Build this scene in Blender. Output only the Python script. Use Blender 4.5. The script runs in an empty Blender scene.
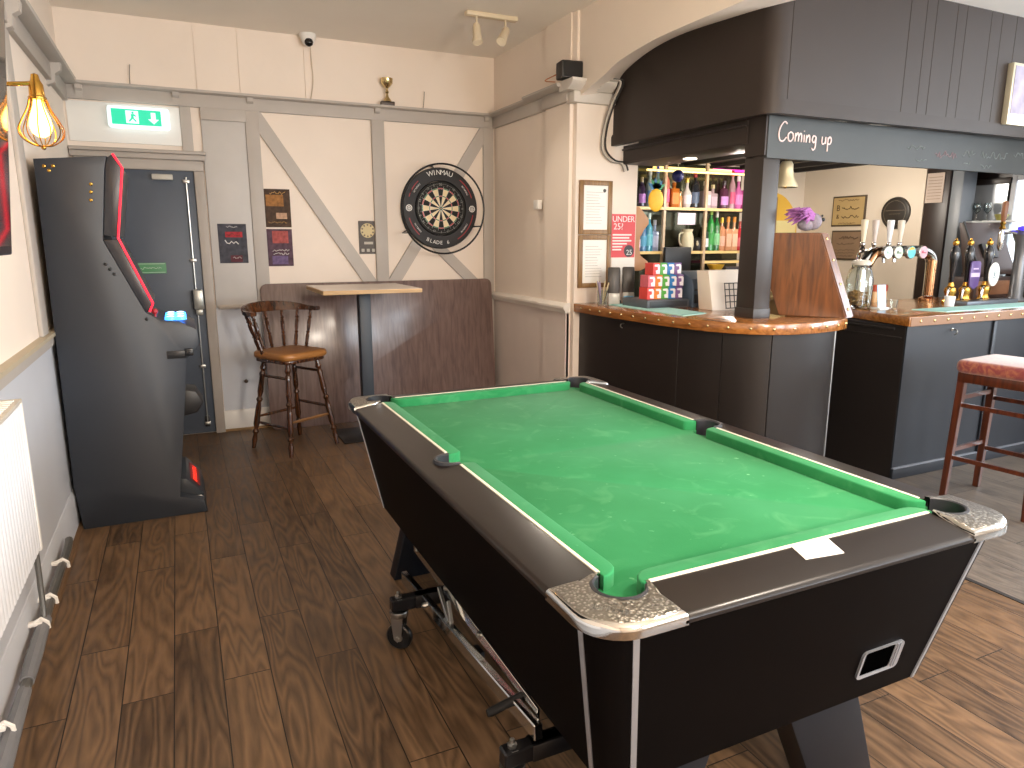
import bpy, bmesh, math, random
from mathutils import Vector, Matrix
random.seed(7)
sc = bpy.context.scene
COL = sc.collection
PI = math.pi
rad = math.radians

# ------------------------------------------------------------------ materials
def lin(h):
    h = h.lstrip('#')
    c = [int(h[i:i+2], 16)/255 for i in (0, 2, 4)]
    return [x/12.92 if x <= .04045 else ((x+.055)/1.055)**2.4 for x in c]

MATS = {}
def mat(name, hexc, rough=.5, metal=0., var=.08, scale=6., bump=0., bscale=None, emit=None, estr=0., trans=0., spec=None, coat=0., stretch=None, sheen=0., alpha=1.):
    if name in MATS:
        return MATS[name]
    m = bpy.data.materials.new(name); m.use_nodes = True
    nt = m.node_tree; N = nt.nodes; L = nt.links
    b = N['Principled BSDF']
    c = lin(hexc)
    b.inputs['Roughness'].default_value = rough
    b.inputs['Metallic'].default_value = metal
    b.inputs['Base Color'].default_value = (*c, 1)
    if trans: b.inputs['Transmission Weight'].default_value = trans
    if coat: b.inputs['Coat Weight'].default_value = coat; b.inputs['Coat Roughness'].default_value = .12
    if spec is not None: b.inputs['Specular IOR Level'].default_value = spec
    if sheen: b.inputs['Sheen Weight'].default_value = sheen
    if alpha < 1: b.inputs['Alpha'].default_value = alpha
    if emit:
        b.inputs['Emission Color'].default_value = (*lin(emit), 1)
        b.inputs['Emission Strength'].default_value = estr
    if var or bump:
        tc = N.new('ShaderNodeTexCoord'); mp = N.new('ShaderNodeMapping')
        L.new(tc.outputs['Object'], mp.inputs['Vector'])
        if stretch: mp.inputs['Scale'].default_value = stretch
        if var:
            nz = N.new('ShaderNodeTexNoise'); nz.inputs['Scale'].default_value = scale
            nz.inputs['Detail'].default_value = 5
            L.new(mp.outputs['Vector'], nz.inputs['Vector'])
            mx = N.new('ShaderNodeMix'); mx.data_type = 'RGBA'
            mx.inputs['A'].default_value = (*[max(0, x*(1-var*1.6)) for x in c], 1)
            mx.inputs['B'].default_value = (*[min(1, x*(1+var*1.6)) for x in c], 1)
            L.new(nz.outputs['Fac'], mx.inputs['Factor'])
            L.new(mx.outputs['Result'], b.inputs['Base Color'])
        if bump:
            n2 = N.new('ShaderNodeTexNoise'); n2.inputs['Scale'].default_value = bscale or scale*8
            n2.inputs['Detail'].default_value = 3
            L.new(mp.outputs['Vector'], n2.inputs['Vector'])
            bp = N.new('ShaderNodeBump'); bp.inputs['Strength'].default_value = bump
            bp.inputs['Distance'].default_value = .01
            L.new(n2.outputs['Fac'], bp.inputs['Height']); L.new(bp.outputs['Normal'], b.inputs['Normal'])
    MATS[name] = m
    return m

def wood(name, dark, light, rough=.35, axis=1, scale=4., coat=0.):
    """streaky grain running along one object axis"""
    if name in MATS: return MATS[name]
    m = bpy.data.materials.new(name); m.use_nodes = True
    nt = m.node_tree; N = nt.nodes; L = nt.links; b = N['Principled BSDF']
    tc = N.new('ShaderNodeTexCoord'); mp = N.new('ShaderNodeMapping')
    s = [14, 14, 14]; s[axis] = 1.0
    mp.inputs['Scale'].default_value = s
    nz = N.new('ShaderNodeTexNoise'); nz.inputs['Scale'].default_value = scale; nz.inputs['Detail'].default_value = 8
    nz.inputs['Distortion'].default_value = .6
    cr = N.new('ShaderNodeValToRGB')
    cr.color_ramp.elements[0].position = .3; cr.color_ramp.elements[0].color = (*lin(dark), 1)
    cr.color_ramp.elements[1].position = .72; cr.color_ramp.elements[1].color = (*lin(light), 1)
    L.new(tc.outputs['Object'], mp.inputs['Vector']); L.new(mp.outputs['Vector'], nz.inputs['Vector'])
    L.new(nz.outputs['Fac'], cr.inputs['Fac']); L.new(cr.outputs['Color'], b.inputs['Base Color'])
    b.inputs['Roughness'].default_value = rough
    if coat: b.inputs['Coat Weight'].default_value = coat; b.inputs['Coat Roughness'].default_value = .15
    MATS[name] = m
    return m

def floor_mat(name, c1, c2, groove, bw=1.05, rh=.158, rough=.34):
    m = bpy.data.materials.new(name); m.use_nodes = True
    nt = m.node_tree; N = nt.nodes; L = nt.links; b = N['Principled BSDF']
    tc = N.new('ShaderNodeTexCoord')
    mp = N.new('ShaderNodeMapping'); mp.inputs['Rotation'].default_value = (0, 0, PI/2)
    mp.inputs['Location'].default_value = (.33, .137, 0)
    L.new(tc.outputs['Object'], mp.inputs['Vector'])
    br = N.new('ShaderNodeTexBrick')
    br.inputs['Scale'].default_value = 1; br.inputs['Brick Width'].default_value = bw; br.inputs['Row Height'].default_value = rh
    br.inputs['Mortar Size'].default_value = .0022; br.inputs['Mortar Smooth'].default_value = .3
    br.offset = .37; br.offset_frequency = 2
    br.inputs['Color1'].default_value = (0, 0, 0, 1); br.inputs['Color2'].default_value = (1, 1, 1, 1); br.inputs['Mortar'].default_value = (.5, .5, .5, 1)
    L.new(mp.outputs['Vector'], br.inputs['Vector'])
    # grain: coordinates shifted per plank
    sep = N.new('ShaderNodeVectorMath'); sep.operation = 'MULTIPLY_ADD'
    sep.inputs[1].default_value = (7, 11, 3)
    L.new(br.outputs['Color'], sep.inputs[0]); L.new(tc.outputs['Object'], sep.inputs[2])
    m2 = N.new('ShaderNodeMapping'); m2.inputs['Scale'].default_value = (1, .13, 1)
    L.new(sep.outputs['Vector'], m2.inputs['Vector'])
    wv = N.new('ShaderNodeTexNoise'); wv.inputs['Scale'].default_value = 9; wv.inputs['Detail'].default_value = 1.5; wv.inputs['Distortion'].default_value = .3
    L.new(m2.outputs['Vector'], wv.inputs['Vector'])
    mul = N.new('ShaderNodeMath'); mul.operation = 'MULTIPLY'; mul.inputs[1].default_value = 22
    fr = N.new('ShaderNodeMath'); fr.operation = 'PINGPONG'; fr.inputs[1].default_value = 1
    L.new(wv.outputs['Fac'], mul.inputs[0]); L.new(mul.outputs[0], fr.inputs[0])
    nz = N.new('ShaderNodeTexNoise'); nz.inputs['Scale'].default_value = 60; nz.inputs['Detail'].default_value = 6
    L.new(m2.outputs['Vector'], nz.inputs['Vector'])
    big = N.new('ShaderNodeTexNoise'); big.inputs['Scale'].default_value = 1.3; big.inputs['Detail'].default_value = 4
    L.new(tc.outputs['Object'], big.inputs['Vector'])
    def madd(a, k, c):
        n = N.new('ShaderNodeMath'); n.operation = 'MULTIPLY_ADD'
        L.new(a, n.inputs[0]); n.inputs[1].default_value = k
        if isinstance(c, float): n.inputs[2].default_value = c
        else: L.new(c, n.inputs[2])
        return n.outputs[0]
    v = madd(br.outputs['Color'], .20, .01)
    v = madd(fr.outputs[0], .28, v)
    v = madd(nz.outputs['Fac'], .34, v)
    v = madd(big.outputs['Fac'], .30, v)
    cr = N.new('ShaderNodeValToRGB')
    cr.color_ramp.elements[0].position = .22; cr.color_ramp.elements[0].color = (*lin(c1), 1)
    cr.color_ramp.elements[1].position = 1.0; cr.color_ramp.elements[1].color = (*lin(c2), 1)
    L.new(v, cr.inputs['Fac'])
    mx = N.new('ShaderNodeMix'); mx.data_type = 'RGBA'; mx.inputs['B'].default_value = (*lin(groove), 1)
    L.new(br.outputs['Fac'], mx.inputs['Factor']); L.new(cr.outputs['Color'], mx.inputs['A'])
    L.new(mx.outputs['Result'], b.inputs['Base Color'])
    rr = madd(fr.outputs[0], .12, rough); L.new(rr, b.inputs['Roughness'])
    bp = N.new('ShaderNodeBump'); bp.inputs['Strength'].default_value = .25; bp.inputs['Distance'].default_value = .004
    hh = madd(br.outputs['Fac'], -1.0, madd(fr.outputs[0], .25, 0.5))
    L.new(hh, bp.inputs['Height']); L.new(bp.outputs['Normal'], b.inputs['Normal'])
    MATS[name] = m
    return m

# ------------------------------------------------------------------ mesh builder
WM = {}     # world matrices of the objects made here
class MB:
    def __init__(s, *mats):
        s.bm = bmesh.new(); s.mats = list(mats) or [mat('plain', '#888888')]
    def _new(s, verts, faces, mi=0, M=None):
        vs = [s.bm.verts.new(M @ Vector(v) if M else v) for v in verts]
        out = []
        for f in faces:
            try:
                q = s.bm.faces.new([vs[i] for i in f]); q.material_index = mi; out.append(q)
            except ValueError: pass
        return out
    def merge(s, b2, mi=0, M=None):
        b2.verts.index_update()
        fs = s._new([v.co[:] for v in b2.verts], [[v.index for v in f.verts] for f in b2.faces], mi, M)
        b2.free(); return fs
    def box(s, x0, y0, z0, x1, y1, z1, mi=0, bev=0., seg=2, M=None):
        b = bmesh.new(); bmesh.ops.create_cube(b, size=1)
        for v in b.verts:
            v.co = Vector(((x0+x1)/2+v.co.x*(x1-x0), (y0+y1)/2+v.co.y*(y1-y0), (z0+z1)/2+v.co.z*(z1-z0)))
        if bev: bmesh.ops.bevel(b, geom=b.edges[:], offset=bev, segments=seg, affect='EDGES', profile=.5)
        return s.merge(b, mi, M)
    def prism(s, pts, axis, a, b, mi=0, bev=0., seg=2, M=None):
        """2-D outline pushed along an axis: 'z' takes (x,y), 'y' takes (x,z), 'x' takes (y,z)"""
        t = bmesh.new()
        def P(p, h):
            return {'z': (p[0], p[1], h), 'y': (p[0], h, p[1]), 'x': (h, p[0], p[1])}[axis]
        lo = [t.verts.new(P(p, a)) for p in pts]; hi = [t.verts.new(P(p, b)) for p in pts]
        n = len(pts)
        t.faces.new(lo); t.faces.new(hi[::-1])
        for i in range(n): t.faces.new((lo[i], hi[i], hi[(i+1) % n], lo[(i+1) % n]))
        bmesh.ops.recalc_face_normals(t, faces=t.faces[:])
        if bev:
            ed = [e for e in t.edges if (e.verts[0] in lo and e.verts[1] in lo) or (e.verts[0] in hi and e.verts[1] in hi)]
            bmesh.ops.bevel(t, geom=ed, offset=bev, segments=seg, affect='EDGES', profile=.5)
        return s.merge(t, mi, M)
    def tube(s, pts, r, n=10, mi=0, cap=True, closed=False, M=None, smooth=0):
        pts = [Vector(p) for p in pts]
        if smooth:
            q = []
            for i in range(len(pts)-1):
                p0 = pts[max(i-1, 0)]; p1 = pts[i]; p2 = pts[i+1]; p3 = pts[min(i+2, len(pts)-1)]
                for k in range(smooth):
                    t = k/smooth
                    q.append(.5*((2*p1)+(-p0+p2)*t+(2*p0-5*p1+4*p2-p3)*t*t+(-p0+3*p1-3*p2+p3)*t**3))
            q.append(pts[-1]); pts = q
        R = r if isinstance(r, (list, tuple)) else [r]*len(pts)
        if len(R) != len(pts): R = [R[0]+(R[-1]-R[0])*i/(len(pts)-1) for i in range(len(pts))]
        rings = []; prev = None
        for i, p in enumerate(pts):
            a = pts[i-1] if i else (pts[-1] if closed else p); c = pts[(i+1) % len(pts)] if (i < len(pts)-1 or closed) else p
            d = (c-a).normalized()
            if prev is None:
                u = d.orthogonal().normalized()
            else:
                u = (prev-d*prev.dot(d))
                u = u.normalized() if u.length > 1e-6 else d.orthogonal().normalized()
            prev = u; w = d.cross(u)
            rings.append([p+(u*math.cos(2*PI*k/n)+w*math.sin(2*PI*k/n))*R[i] for k in range(n)])
        V = [v[:] for q in rings for v in q]; F = []
        m = len(rings)
        for i in range(m if closed else m-1):
            j = (i+1) % m
            for k in range(n): F.append((i*n+k, i*n+(k+1) % n, j*n+(k+1) % n, j*n+k))
        if cap and not closed: F += [tuple(range(n))[::-1], tuple((m-1)*n+k for k in range(n))]
        return s._new(V, F, mi, M)
    def lathe(s, prof, at=(0, 0, 0), n=20, mi=0, M=None, a0=0., a1=2*PI, d=None):
        """prof = [(r,z)...] turned about a vertical line through at (or along d)"""
        full = abs(a1-a0-2*PI) < 1e-6
        k = n if full else n+1
        V = []; F = []
        T = Matrix.Translation(at)
        if d is not None: T = T @ Vector((0, 0, 1)).rotation_difference(Vector(d)).to_matrix().to_4x4()
        if M: T = M @ T
        for r, z in prof:
            for i in range(k):
                a = a0+(a1-a0)*i/n
                V.append((max(r, 1e-5)*math.cos(a), max(r, 1e-5)*math.sin(a), z))
        for j in range(len(prof)-1):
            for i in range(n if full else n):
                i2 = (i+1) % k
                F.append((j*k+i, j*k+i2, (j+1)*k+i2, (j+1)*k+i))
        return s._new(V, F, mi, T)
    def disc(s, c, r, normal, n=24, mi=0, r0=0.):
        c = Vector(c); d = Vector(normal).normalized(); u = d.orthogonal().normalized(); w = d.cross(u)
        if r0:
            V = [(c+(u*math.cos(2*PI*k/n)+w*math.sin(2*PI*k/n))*rr)[:] for rr in (r0, r) for k in range(n)]
            return s._new(V, [(k, n+k, n+(k+1) % n, (k+1) % n) for k in range(n)], mi)
        V = [(c+(u*math.cos(2*PI*k/n)+w*math.sin(2*PI*k/n))*r)[:] for k in range(n)]
        return s._new(V, [tuple(range(n))], mi)
    def ball(s, c, r, mi=0, sc3=(1, 1, 1), sub=2):
        b = bmesh.new(); bmesh.ops.create_icosphere(b, subdivisions=sub, radius=1)
        for v in b.verts: v.co = Vector((c[0]+v.co.x*r*sc3[0], c[1]+v.co.y*r*sc3[1], c[2]+v.co.z*r*sc3[2]))
        return s.merge(b, mi)
    def text(s, string, size, M, mi=0, depth=.001, shear=0., space=1., align='CENTER'):
        cu = bpy.data.curves.new('tmp', 'FONT'); cu.body = string; cu.size = size; cu.extrude = depth/2
        cu.align_x = align; cu.align_y = 'CENTER'; cu.shear = shear; cu.space_character = space; cu.resolution_u = 3
        o = bpy.data.objects.new('tmp', cu); COL.objects.link(o)
        dg = bpy.context.evaluated_depsgraph_get()
        me = bpy.data.meshes.new_from_object(o.evaluated_get(dg))
        b = bmesh.new(); b.from_mesh(me)
        bpy.data.objects.remove(o); bpy.data.curves.remove(cu); bpy.data.meshes.remove(me)
        return s.merge(b, mi, M)
    def build(s, name, parent=None, loc=None, sharp=35, **props):
        bmesh.ops.recalc_face_normals(s.bm, faces=s.bm.faces[:])
        me = bpy.data.meshes.new(name)
        if parent is not None:
            W = WM[parent.name]
        else:
            W = Matrix.Translation(loc) if loc is not None else Matrix.Identity(4)
        bmesh.ops.transform(s.bm, matrix=W.inverted(), verts=s.bm.verts[:])
        s.bm.to_mesh(me); s.bm.free()
        for m in s.mats: me.materials.append(m)
        me.polygons.foreach_set('use_smooth', [True]*len(me.polygons))
        me.set_sharp_from_angle(angle=rad(sharp))
        o = bpy.data.objects.new(name, me); COL.objects.link(o)
        if parent is not None: o.parent = parent
        else: o.matrix_world = W
        WM[o.name] = W
        for k, v in props.items(): o[k] = v
        return o

def thing(name, label, cat, loc, rotz=0., group=None):
    o = bpy.data.objects.new(name, None); COL.objects.link(o)
    o.empty_display_size = .05
    W = Matrix.Translation(loc) @ Matrix.Rotation(rotz, 4, 'Z')
    o.matrix_world = W; WM[o.name] = W
    o['label'] = label; o['category'] = cat
    if group: o['group'] = group
    return o

def one(mb, name, label, cat, loc, group=None, **kw):
    o = mb.build(name, None, loc, **kw)
    o['label'] = label; o['category'] = cat
    if group: o['group'] = group
    return o

def struct(mb, name, parent=None, **kw):
    o = mb.build(name, parent, **kw)
    if parent is None: o['kind'] = 'structure'
    return o

def dup(root, loc, rotz=None, label=None, group=None, mats=None):
    c = root.copy(); COL.objects.link(c)
    W = Matrix.Translation(loc) @ Matrix.Rotation(root.rotation_euler.z if rotz is None else rotz, 4, 'Z')
    c.matrix_world = W
    WM[c.name] = W
    if label: c['label'] = label
    if group: c['group'] = group
    def rec(a, b):
        for ch in a.children:
            d = ch.copy(); COL.objects.link(d); d.parent = b
            WM[d.name] = W
            rec(ch, d)
    rec(root, c)
    return c

def up(x, y, z, ax):
    """frame for wall-mounted lettering: ax 'y-' faces -Y, 'x-' faces -X, 'x+' faces +X"""
    R = {'y-': Matrix(((1, 0, 0), (0, 0, -1), (0, 1, 0))), 'x-': Matrix(((0, 0, -1), (-1, 0, 0), (0, 1, 0))), 'x+': Matrix(((0, 0, 1), (1, 0, 0), (0, 1, 0)))}[ax]
    return Matrix.Translation((x, y, z)) @ R.to_4x4()

def arc(cx, cy, r, a0, a1, n=8):
    return [(cx+r*math.cos(rad(a0+(a1-a0)*i/n)), cy+r*math.sin(rad(a0+(a1-a0)*i/n))) for i in range(n+1)]

def rrect(x0, y0, x1, y1, r, n=6):
    return arc(x1-r, y0+r, r, -90, 0, n)+arc(x1-r, y1-r, r, 0, 90, n)+arc(x0+r, y1-r, r, 90, 180, n)+arc(x0+r, y0+r, r, 180, 270, n)

def scribble(b, c, width, h, plane, mi=0, seed=1, r=None):
    """a line of small unreadable print, centred at c on a wall plane ('y-' or 'x-')"""
    rn_ = random.Random(seed); u = -width/2; P_ = []
    while u < width/2:
        v = rn_.uniform(-h/2, h/2)
        P_.append((c[0]+u, c[1], c[2]+v) if plane == 'y-' else (c[0], c[1]-u, c[2]+v)); u += h*rn_.uniform(.25, .5)
    if len(P_) > 1: b.tube(P_, r or h*.11, 4, mi)
# palette
plaster = mat('plaster', '#eee0d2', .8, var=.035, scale=2.2, bump=.12, bscale=9)
plaster_l = mat('plaster_cool', '#e4dcd2', .8, var=.04, scale=2.2, bump=.12, bscale=9)
timber = mat('timber_grey', '#b6aea6', .55, var=.05, scale=5)
dado = mat('dado_grey', '#c6c8ce', .5, var=.04, scale=3)
ceilm = mat('ceiling_paint', '#f3ece2', .85, var=.03, scale=2)
white = mat('white_paint', '#ece8e2', .5, var=.03)
floorm = floor_mat('oak_planks', '#291c12', '#8d6d4e', '#17100a')
floorg = floor_mat('grey_planks', '#3f3833', '#85796d', '#231f1c', bw=1.6, rh=.30, rough=.42)
doorm = mat('door_paint', '#474f5b', .45, var=.05)
chrome = mat('chrome', '#d9d9d6', .12, 1., var=0)
steel = mat('steel', '#b3b3b0', .3, 1., var=.05)
brass = mat('brass', '#c89a4a', .25, 1., var=.05)
blackp = mat('black_plastic', '#1b1b1d', .4, var=.05)
blackm = mat('black_metal', '#1f2022', .35, .3, var=.05)
canopym = mat('canopy_paint', '#332b27', .42, var=.06, scale=4, spec=.3)
barm = mat('bar_panel_paint', '#231e1c', .38, var=.06, scale=4, spec=.35)
barnavy = mat('bar_panel_slate', '#25282e', .42, var=.07, scale=5, spec=.3)
chalk = mat('chalkboard', '#3a3d3d', .6, var=.10, scale=5)
oak_top = wood('bar_top_wood', '#75461f', '#b07238', .22, axis=1, scale=3, coat=.6)
oak_top_x = wood('bar_top_wood_x', '#76481f', '#b4793c', .22, axis=0, scale=3, coat=.6)
darkwood = wood('dark_turned_wood', '#2a160b', '#5a3319', .25, axis=2, scale=3, coat=.5)
mahog = wood('stool_mahogany', '#34160c', '#5e2d18', .3, axis=2, scale=3, coat=.3)
boardw = wood('dark_board', '#5e4b46', '#7d6761', .3, axis=2, scale=3, coat=.4)
paper = mat('paper_white', '#f1ede6', .8, var=.02)
red_led = mat('red_led', '#d01f2a', .4, var=0, emit='#ff2238', estr=1.6)

# ------------------------------------------------------------------ the room
D = 5.98; XL = -.625; XR = 2.62; ZC = 3.07
b = MB(floorm); b.box(-.75, -3.1, -.05, 3.15, 6.1, 0); struct(b, 'floor')
b = MB(floorg, mat('floor_strip', '#2a2624', .5)); b.box(3.15, -3.1, -.05, 8.1, 6.1, 0); b.box(3.135, -3.0, -.02, 3.16, 2.9, .003, 1); struct(b, 'floor_bar')
b = MB(plaster, dado, plaster_l)
b.box(XL-.14, D, 0, XR+.2, D+.12, ZC+.06)
b.box(.24, D-.006, 0, XR, D+.01, 1.0, 1)
struct(b, 'wall_back')
b = MB(plaster, dado); b.box(XL-.14, -3.1, 0, XL, D, ZC+.06); b.box(XL-.01, -3, 0, XL+.008, D, 1.04, 1); struct(b, 'wall_left')
# alcove side wall with its pilaster, then the pier and the arched opening of the bar
b = MB(plaster, dado, mat('dado_pinkish', '#dccfc6', .5, var=.04))
b.box(XR+.02, 4.75, 0, XR+.2, D+.1, ZC+.06)
b.box(XR, 4.60, 0, XR+.1, 4.97, ZC+.06)
b.box(XR+.008, 4.97, 0, XR+.03, D, 1.0, 2); b.box(XR-.008, 4.6, 0, XR+.02, 4.97, 1.0, 2)
b.box(2.65, 4.55, 0, 3.185, 4.78, ZC+.06)
b.box(2.632, 4.53, 2.6, 2.70, 4.66, ZC, 0, .008)
struct(b, 'wall_right')
crv = [(4.55, 2.2), (4.53, 2.30), (4.47, 2.38), (4.38, 2.455), (4.2, 2.545), (4.0, 2.605), (3.75, 2.645), (3.45, 2.668), (3.1, 2.675), (2.6, 2.67), (-3.1, 2.67)]
b = MB(plaster, plaster_l)
def smooth_curve(P, k=4):
    q = []
    for i in range(len(P)-1):
        p0, p1, p2, p3 = (Vector(P[max(0, min(len(P)-1, i+d))]) for d in (-1, 0, 1, 2))
        for j in range(k):
            t = j/k; q.append(tuple(.5*((2*p1)+(-p0+p2)*t+(2*p0-5*p1+4*p2-p3)*t*t+(-p0+3*p1-3*p2+p3)*t**3)))
    return q+[P[-1]]
crv = smooth_curve([(4.549, 2.50), (4.45, 2.527), (4.32, 2.558), (4.19, 2.592), (4.02, 2.64), (3.7, 2.675), (3.4, 2.684), (3.1, 2.684), (2.6, 2.684)])+[(-3.1, 2.684)]
crv2 = smooth_curve([(4.549, 2.50), (4.53, 2.58), (4.44, 2.665), (4.25, 2.725), (4.02, 2.762), (3.75, 2.772), (3.4, 2.755), (3.1, 2.735), (2.75, 2.70)])+[(-3.1, 2.70)]
out = [(4.549, ZC+.06)]+crv+[(-3.1, ZC+.06)]
out2 = [(4.549, ZC+.06)]+crv2+[(-3.1, ZC+.06)]
t = bmesh.new()
lo = [t.verts.new((2.65, p[0], p[1])) for p in out]
hi = [t.verts.new((2.95, p[0], p[1])) for p in out2]
t.faces.new(lo); t.faces.new(hi[::-1])
for i in range(len(out)): t.faces.new((lo[i], hi[i], hi[(i+1) % len(out)], lo[(i+1) % len(out)]))
b.merge(t); struct(b, 'wall_arch', sharp=50)
b = MB(ceilm); b.box(XL-.14, -3.1, ZC, 2.66, D+.12, ZC+.08); struct(b, 'ceiling')
b = MB(white); b.box(2.95, -3.1, 2.925, 8.1, 3.03, 3.0); struct(b, 'ceiling_front')
barceil = mat('bar_ceiling_dark', '#1f1b19', .6)
b = MB(barceil)
b.box(3.1, 3.2, 2.24, 6.5, 5.75, 2.3)
for k in range(9): b.box(3.3+k*.36, 3.3, 2.205, 3.36+k*.36, 5.6, 2.245)
struct(b, 'ceiling_bar')
creamw = mat('bar_cream_wall', '#dacdbb', .75, var=.04, scale=2)
b = MB(creamw); b.box(3.185, 5.56, 0, 6.2, 5.68, 2.3); struct(b, 'wall_bar_back')
b = MB(creamw); b.box(6.0, 4.22, 0, 6.12, 5.58, 2.3); struct(b, 'wall_bar_side')
b = MB(mat('bar_dark_wood_wall', '#2c211c', .4)); b.box(6.3, 2.2, 0, 6.4, 4.3, 2.3); b.box(6.12, 4.1, 0, 6.32, 4.24, 2.3); struct(b, 'wall_bar_far')
# the rest of the room, behind the viewer and off to the side, with its daylight windows
def wall_with_openings(name, axis, c0, c1, a0, a1, z1, ops):
    b = MB(plaster)
    def bx(u0, u1, za, zb):
        if axis == 'y': b.box(u0, c0, za, u1, c1, zb)
        else: b.box(c0, u0, za, c1, u1, zb)
    u = a0
    for (o0, o1, za, zb) in ops:
        bx(u, o0, 0, z1); bx(o0, o1, 0, za); bx(o0, o1, zb, z1); u = o1
    bx(u, a1, 0, z1)
    struct(b, name)
rear_ops = [(2.7, 4.3, .9, 2.5), (5.0, 6.6, .9, 2.5)]
side_ops = [(-2.2, -.4, .9, 2.5), (.4, 2.2, .9, 2.5)]
wall_with_openings('wall_rear', 'y', -3.2, -3.1, XL-.14, 8.1, 3.13, rear_ops)
wall_with_openings('wall_far', 'x', 8.1, 8.2, -3.1, 6.1, 3.0, side_ops)
for i, (ops, ax) in enumerate([(o, 'y') for o in rear_ops]+[(o, 'x') for o in side_ops]):
    b = MB(white)
    o0, o1, za, zb = ops
    c = -3.15 if ax == 'y' else 8.15
    def fx(u0, u1, z0, z1):
        if ax == 'y': b.box(u0, c-.03, z0, u1, c+.03, z1, bev=.004)
        else: b.box(c-.03, u0, z0, c+.03, u1, z1, bev=.004)
    fx(o0, o0+.06, za, zb); fx(o1-.06, o1, za, zb); fx(o0, o1, za, za+.06); fx(o0, o1, zb-.06, zb)
    fx((o0+o1)/2-.025, (o0+o1)/2+.025, za, zb); fx(o0, o1, (za+zb)/2-.02, (za+zb)/2+.02)
    struct(b, 'window_%d' % (i+1))

# --- trims on the back wall
ntrim = [0]
def trim(b, label=None, **kw):
    ntrim[0] += 1
    return struct(b, 'trim_%d' % ntrim[0], **kw)
b = MB(timber)           # picture rail: flat board under a thin shelf
b.box(XL, D-.03, 2.485, XR, D+.01, 2.578, bev=.003)
b.prism([(D+.01, 2.575), (D-.055, 2.575), (D-.075, 2.585), (D-.075, 2.6), (D+.01, 2.6)], 'x', XL, XR)
trim(b)
for x in (.09, .60, 1.58, 2.55, -.52):     # small corbels under the shelf
    b = MB(timber); b.prism([(D, 2.576), (D-.06, 2.576), (D-.055, 2.55), (D-.035, 2.535), (D-.032, 2.5), (D, 2.49)], 'x', x-.022, x+.022); trim(b)
for x0, x1, z0 in ((.555, .655, 1.0), (1.53, 1.635, 1.0), (2.525, XR, .1)):
    b = MB(timber); b.box(x0, D-.028, z0, x1, D+.01, 2.486, bev=.003); trim(b)
b = MB(mat('plank_grey', '#c4bfba', .55, var=.05)); b.box(.245, D-.02, 1.0, .553, D+.01, 2.40, bev=.003); trim(b)
b = MB(timber); b.box(.245, D-.034, 2.40, .56, D, 2.486, bev=.003); trim(b)
def diag(x0, z0, x1, z1, w):
    b = MB(timber); d = Vector((x1-x0, z1-z0)).normalized(); n = Vector((-d.y, d.x))*w/2
    b.prism([(x0+n.x, z0+n.y), (x0-n.x, z0-n.y), (x1-n.x, z1-n.y), (x1+n.x, z1+n.y)], 'y', D-.024, D+.01); trim(b)
diag(.60, 2.50, 1.52, 1.10, .10); diag(2.58, 2.52, 1.60, 1.05, .10); diag(2.58, 1.0, 2.05, 1.5, .09)
for x in (.247, .547, 1.03):  # thin raised seams above the rail
    b = MB(plaster); b.box(x-.008, D-.008, 2.6, x+.008, D+.005, ZC); trim(b)
b = MB(timber); b.prism([(D, .985), (D-.03, .99), (D-.035, 1.005), (D-.025, 1.02), (D, 1.025)], 'x', .26, .62); trim(b)
b = MB(white, mat('bare_wood_edge', '#9b7a50', .6)); b.prism([(D, 0.02), (D-.03, 0.02), (D-.03, .145), (D-.018, .165), (D, .17)], 'x', .235, XR); b.box(.225, D-.036, 0, XR, D, .02, 1); struct(b, 'baseboard_back')
# left wall: cornice shelf on corbels, dado rail, skirting, upright
b = MB(timber)
b.box(XL-.01, -3, 2.47, XL+.03, D, 2.575, bev=.003)
b.prism([(XL, 2.572), (XL+.07, 2.572), (XL+.1, 2.585), (XL+.1, 2.612), (XL, 2.612)], 'y', -3, D-.08); trim(b)
for y in (5.3, 4.05, 2.8): 
    b = MB(timber); b.prism([(XL, 2.573), (XL+.085, 2.573), (XL+.08, 2.53), (XL+.05, 2.51), (XL+.045, 2.46), (XL, 2.44)], 'y', y-.03, y+.03); trim(b)
b = MB(timber, mat('dado_cap', '#b9ab92', .5)); b.prism([(XL, .99), (XL+.02, 1.0), (XL+.024, 1.045), (XL, 1.05)], 'y', -3, D); b.prism([(XL, 1.048), (XL+.035, 1.048), (XL+.035, 1.066), (XL, 1.07)], 'y', -3, D, 1); trim(b)
b = MB(timber); b.box(XL, 3.93, 1.07, XL+.02, 4.08, 2.47, bev=.004); trim(b)
b = MB(dado, mat('quarter_round', '#6d5238', .5)); b.prism([(XL, 0), (XL+.022, 0), (XL+.022, .19), (XL+.012, .21), (XL, .215)], 'y', -3, D)
b.prism([(XL+.02, 0), (XL+.045, 0), (XL+.04, .014), (XL+.02, .022)], 'y', -3, D, 1); struct(b, 'baseboard_left')
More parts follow.
